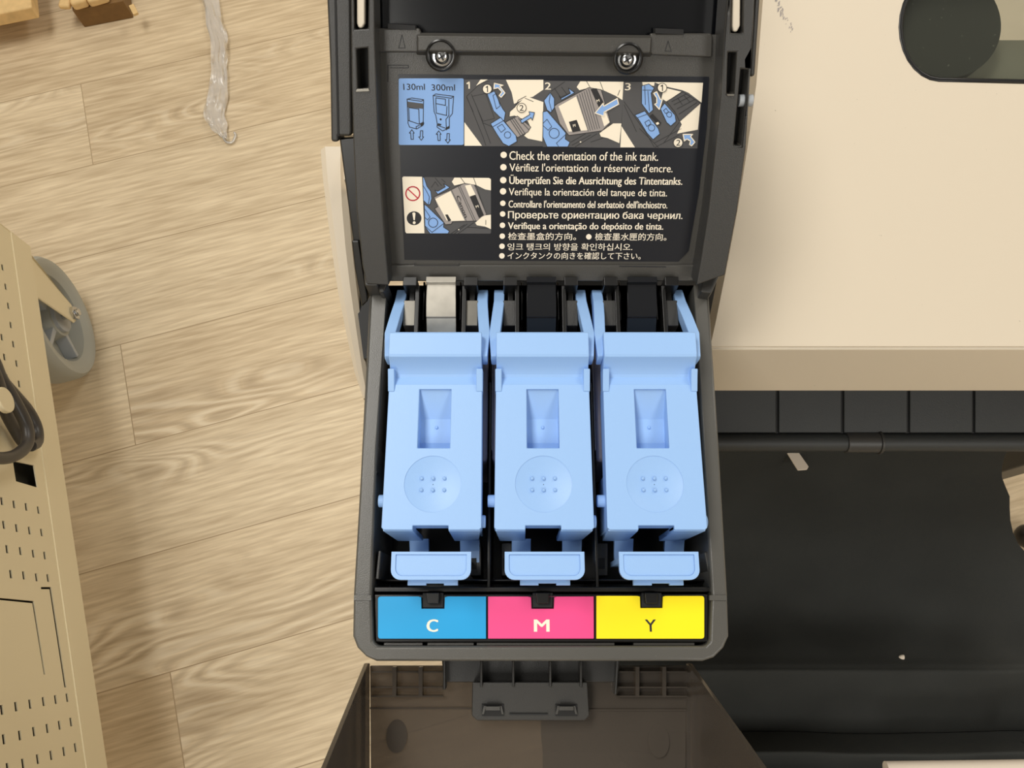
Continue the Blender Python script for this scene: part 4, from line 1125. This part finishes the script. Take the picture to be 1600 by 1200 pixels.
# caster
wc = P(96, 495, .105); R = .105
wax = CNN.copy()
CA = None
bm = BM(); u = ed; v = Vector((0, 0, 1))
prof = [(.022, -.030), (.022, -.004), (.030, -.004), (.034, -.026), (.066, -.026), (.072, -.004), (.080, .001), (.086, .0045), (.094, .004), (.0985, -.002), (.1, -.010), (.1, -.034), (.0985, -.042), (.092, -.048), (.03, -.044)]
loft(bm, [circ(wc + wax * a_, u, v, r_ * 1.05, 56) for r_, a_ in prof])
CA = finish('caster_wheel', bm, RUBBER, CARTO)
bm = BM()
cyl(bm, wc - wax * .012, wax, .026, .014, 32)
for i in range(5):
    a_ = .5 + i * 2 * math.pi / 5; d1 = u * math.cos(a_) + v * math.sin(a_); d2 = wax.cross(d1)
    ext(bm, [wc + d1 * .02 + d2 * .005 + wax * -.006, wc + d1 * .072 + d2 * .004 + wax * -.006, wc + d1 * .072 - d2 * .004 + wax * -.006, wc + d1 * .02 - d2 * .005 + wax * -.006], -wax * .02)
finish('wheel_spokes', bm, RUBBER2, CA, bevel=.001)
bm = BM()
ft = wc + wax * .015
top_c = Vector((wc.x, wc.y, ZC)) + wax * .015 - ed * .03
fork = [ft - ed * .018 + v * .0, ft + v * -.018, ft + ed * .016 - v * .002, Vector((top_c.x, top_c.y, ZC - .002)) + ed * .045, Vector((top_c.x, top_c.y, ZC - .002)) - ed * .03]
ext(bm, fork, wax * .004)
ext(bm, [p - wax * .078 for p in fork], wax * .004)
ext(bm, [Vector((top_c.x, top_c.y, ZC - .006)) + ed * a_ + wax * b_ for a_, b_ in ((-.03, .004), (.045, .004), (.045, -.078), (-.03, -.078))], (0, 0, .004))
finish('caster_fork', bm, CART, CARTO, bevel=.002)
bm = BM()
cyl(bm, wc - wax * .06, wax, .006, .08, 20); cyl(bm, wc + wax * .0188, wax, .012, .006, 6); cyl(bm, wc + wax * .0248, wax, .006, .005, 16)
finish('axle_bolt', bm, CHROME, CARTO, bevel=.0008)
# hook and coiled cord
bm = BM()
hk = K(-52, 642, 0.0); cyl(bm, hk - CNN * .001, CNN, .010, .042, 24); cyl(bm, hk + CNN * .04, CNN, .016, .007, 28)
finish('cord_hook', bm, CART, CARTO, bevel=.002)
bm = BM()
def KP(l): return [K(x, y, o) for x, y, o in l]
tube(bm, KP([(-40, 520, .03), (-12, 560, .03), (0, 588, .032), (14, 612, .034), (30, 640, .036), (42, 668, .036), (42, 694, .034), (26, 710, .032), (4, 716, .03), (-30, 712, .03)]), .0074, 12, 6)
tube(bm, KP([(-30, 540, .02), (0, 590, .018), (22, 616, .016), (44, 642, .014), (57, 668, .014), (58, 690, .014), (48, 697, .016)]), .0074, 12, 6)
tube(bm, KP([(-20, 560, .045), (-4, 596, .04), (8, 640, .02), (22, 668, .012), (36, 690, .012), (48, 697, .016)]), .0074, 12, 6)
tag(finish('power_cord', bm, CABLE, None, origin=hk), 'thick black cord hanging coiled on the side of the beige cart', 'cord')

# ================================================================== pallet and film on the floor
PAL = thing('wooden_pallet', tuple(P(80, 10, 0)), 'raw pine pallet on the floor in the top left corner', 'pallet')
def block(name, f_px, zb, zt, back, m, bev=.003, par=PAL):
    A = P(*f_px[0], zb); B = P(*f_px[1], zb)
    d = (B - A).normalized(); n_ = Vector((-d.y, d.x, 0))
    bm = BM(); q = [A, B, B + n_ * back, A + n_ * back]
    prism(bm, [Vector((p.x, p.y, zt)) for p in q], q)
    return finish(name, bm, m, par, bevel=bev, seg=3)
block('deck_board', ((-70, 56), (63, 29)), .055, .085, .2, WOOD, .004)
block('pallet_block', ((132, 43), (209, 28)), .0, .046, .2, WOODD, .002)
block('pallet_block', ((-90, 42), (20, 20)), .0, .054, .14, WOODD, .002)
block('deck_board', ((118, 19), (142, 12)), .047, .068, .2, WOOD, .006)
block('deck_board', ((143, 14), (174, 5)), .047, .066, .2, WOOD, .006)
block('splintered_slat', ((94, 16), (112, 17)), .05, .062, .1, WOOD, .005)
block('splintered_slat', ((203, 12), (210, 26)), .046, .052, .01, WOOD, .001)
# strip of clear film
bm = BM(); pts = [(322, -30), (332, 20), (341, 60), (343, 100), (341, 140), (335, 175), (341, 200), (350, 216)]
wid = [13, 14, 14, 13, 15, 17, 14, 6]
c_ = smooth_path([Vector((x, y, wv)) for (x, y), wv in zip(pts, wid)], 8)
G = []
for i, q in enumerate(c_):
    row = []
    for j in range(13):
        s_ = (j - 6) / 6.0
        z = .004 + .022 * abs(mnoise.noise(Vector((i * .13, j * .62, 2)))) + .008 * (1 - s_ * s_)
        row.append(bm.verts.new(P(q.x + s_ * q.z + 3 * mnoise.noise(Vector((i * .2, j * .2, 9))), q.y + 2 * s_, z)))
    G.append(row)
for i in range(len(G) - 1):
    for j in range(12): bm.faces.new((G[i][j], G[i][j + 1], G[i + 1][j + 1], G[i + 1][j]))
fo = P(340, 100, 0)
fm = finish('plastic_film', bm, FILM, None, origin=fo, ang=180)
tag(fm, 'crumpled strip of clear plastic film on the wooden floor', 'plastic film')
bm = BM()
tube(bm, [P(x, y, .006) for x, y in ((348, 214), (354, 222), (363, 222), (368, 212), (366, 207))], .0022, 8, 5)
finish('film_curl', bm, FILM, fm, ang=180)
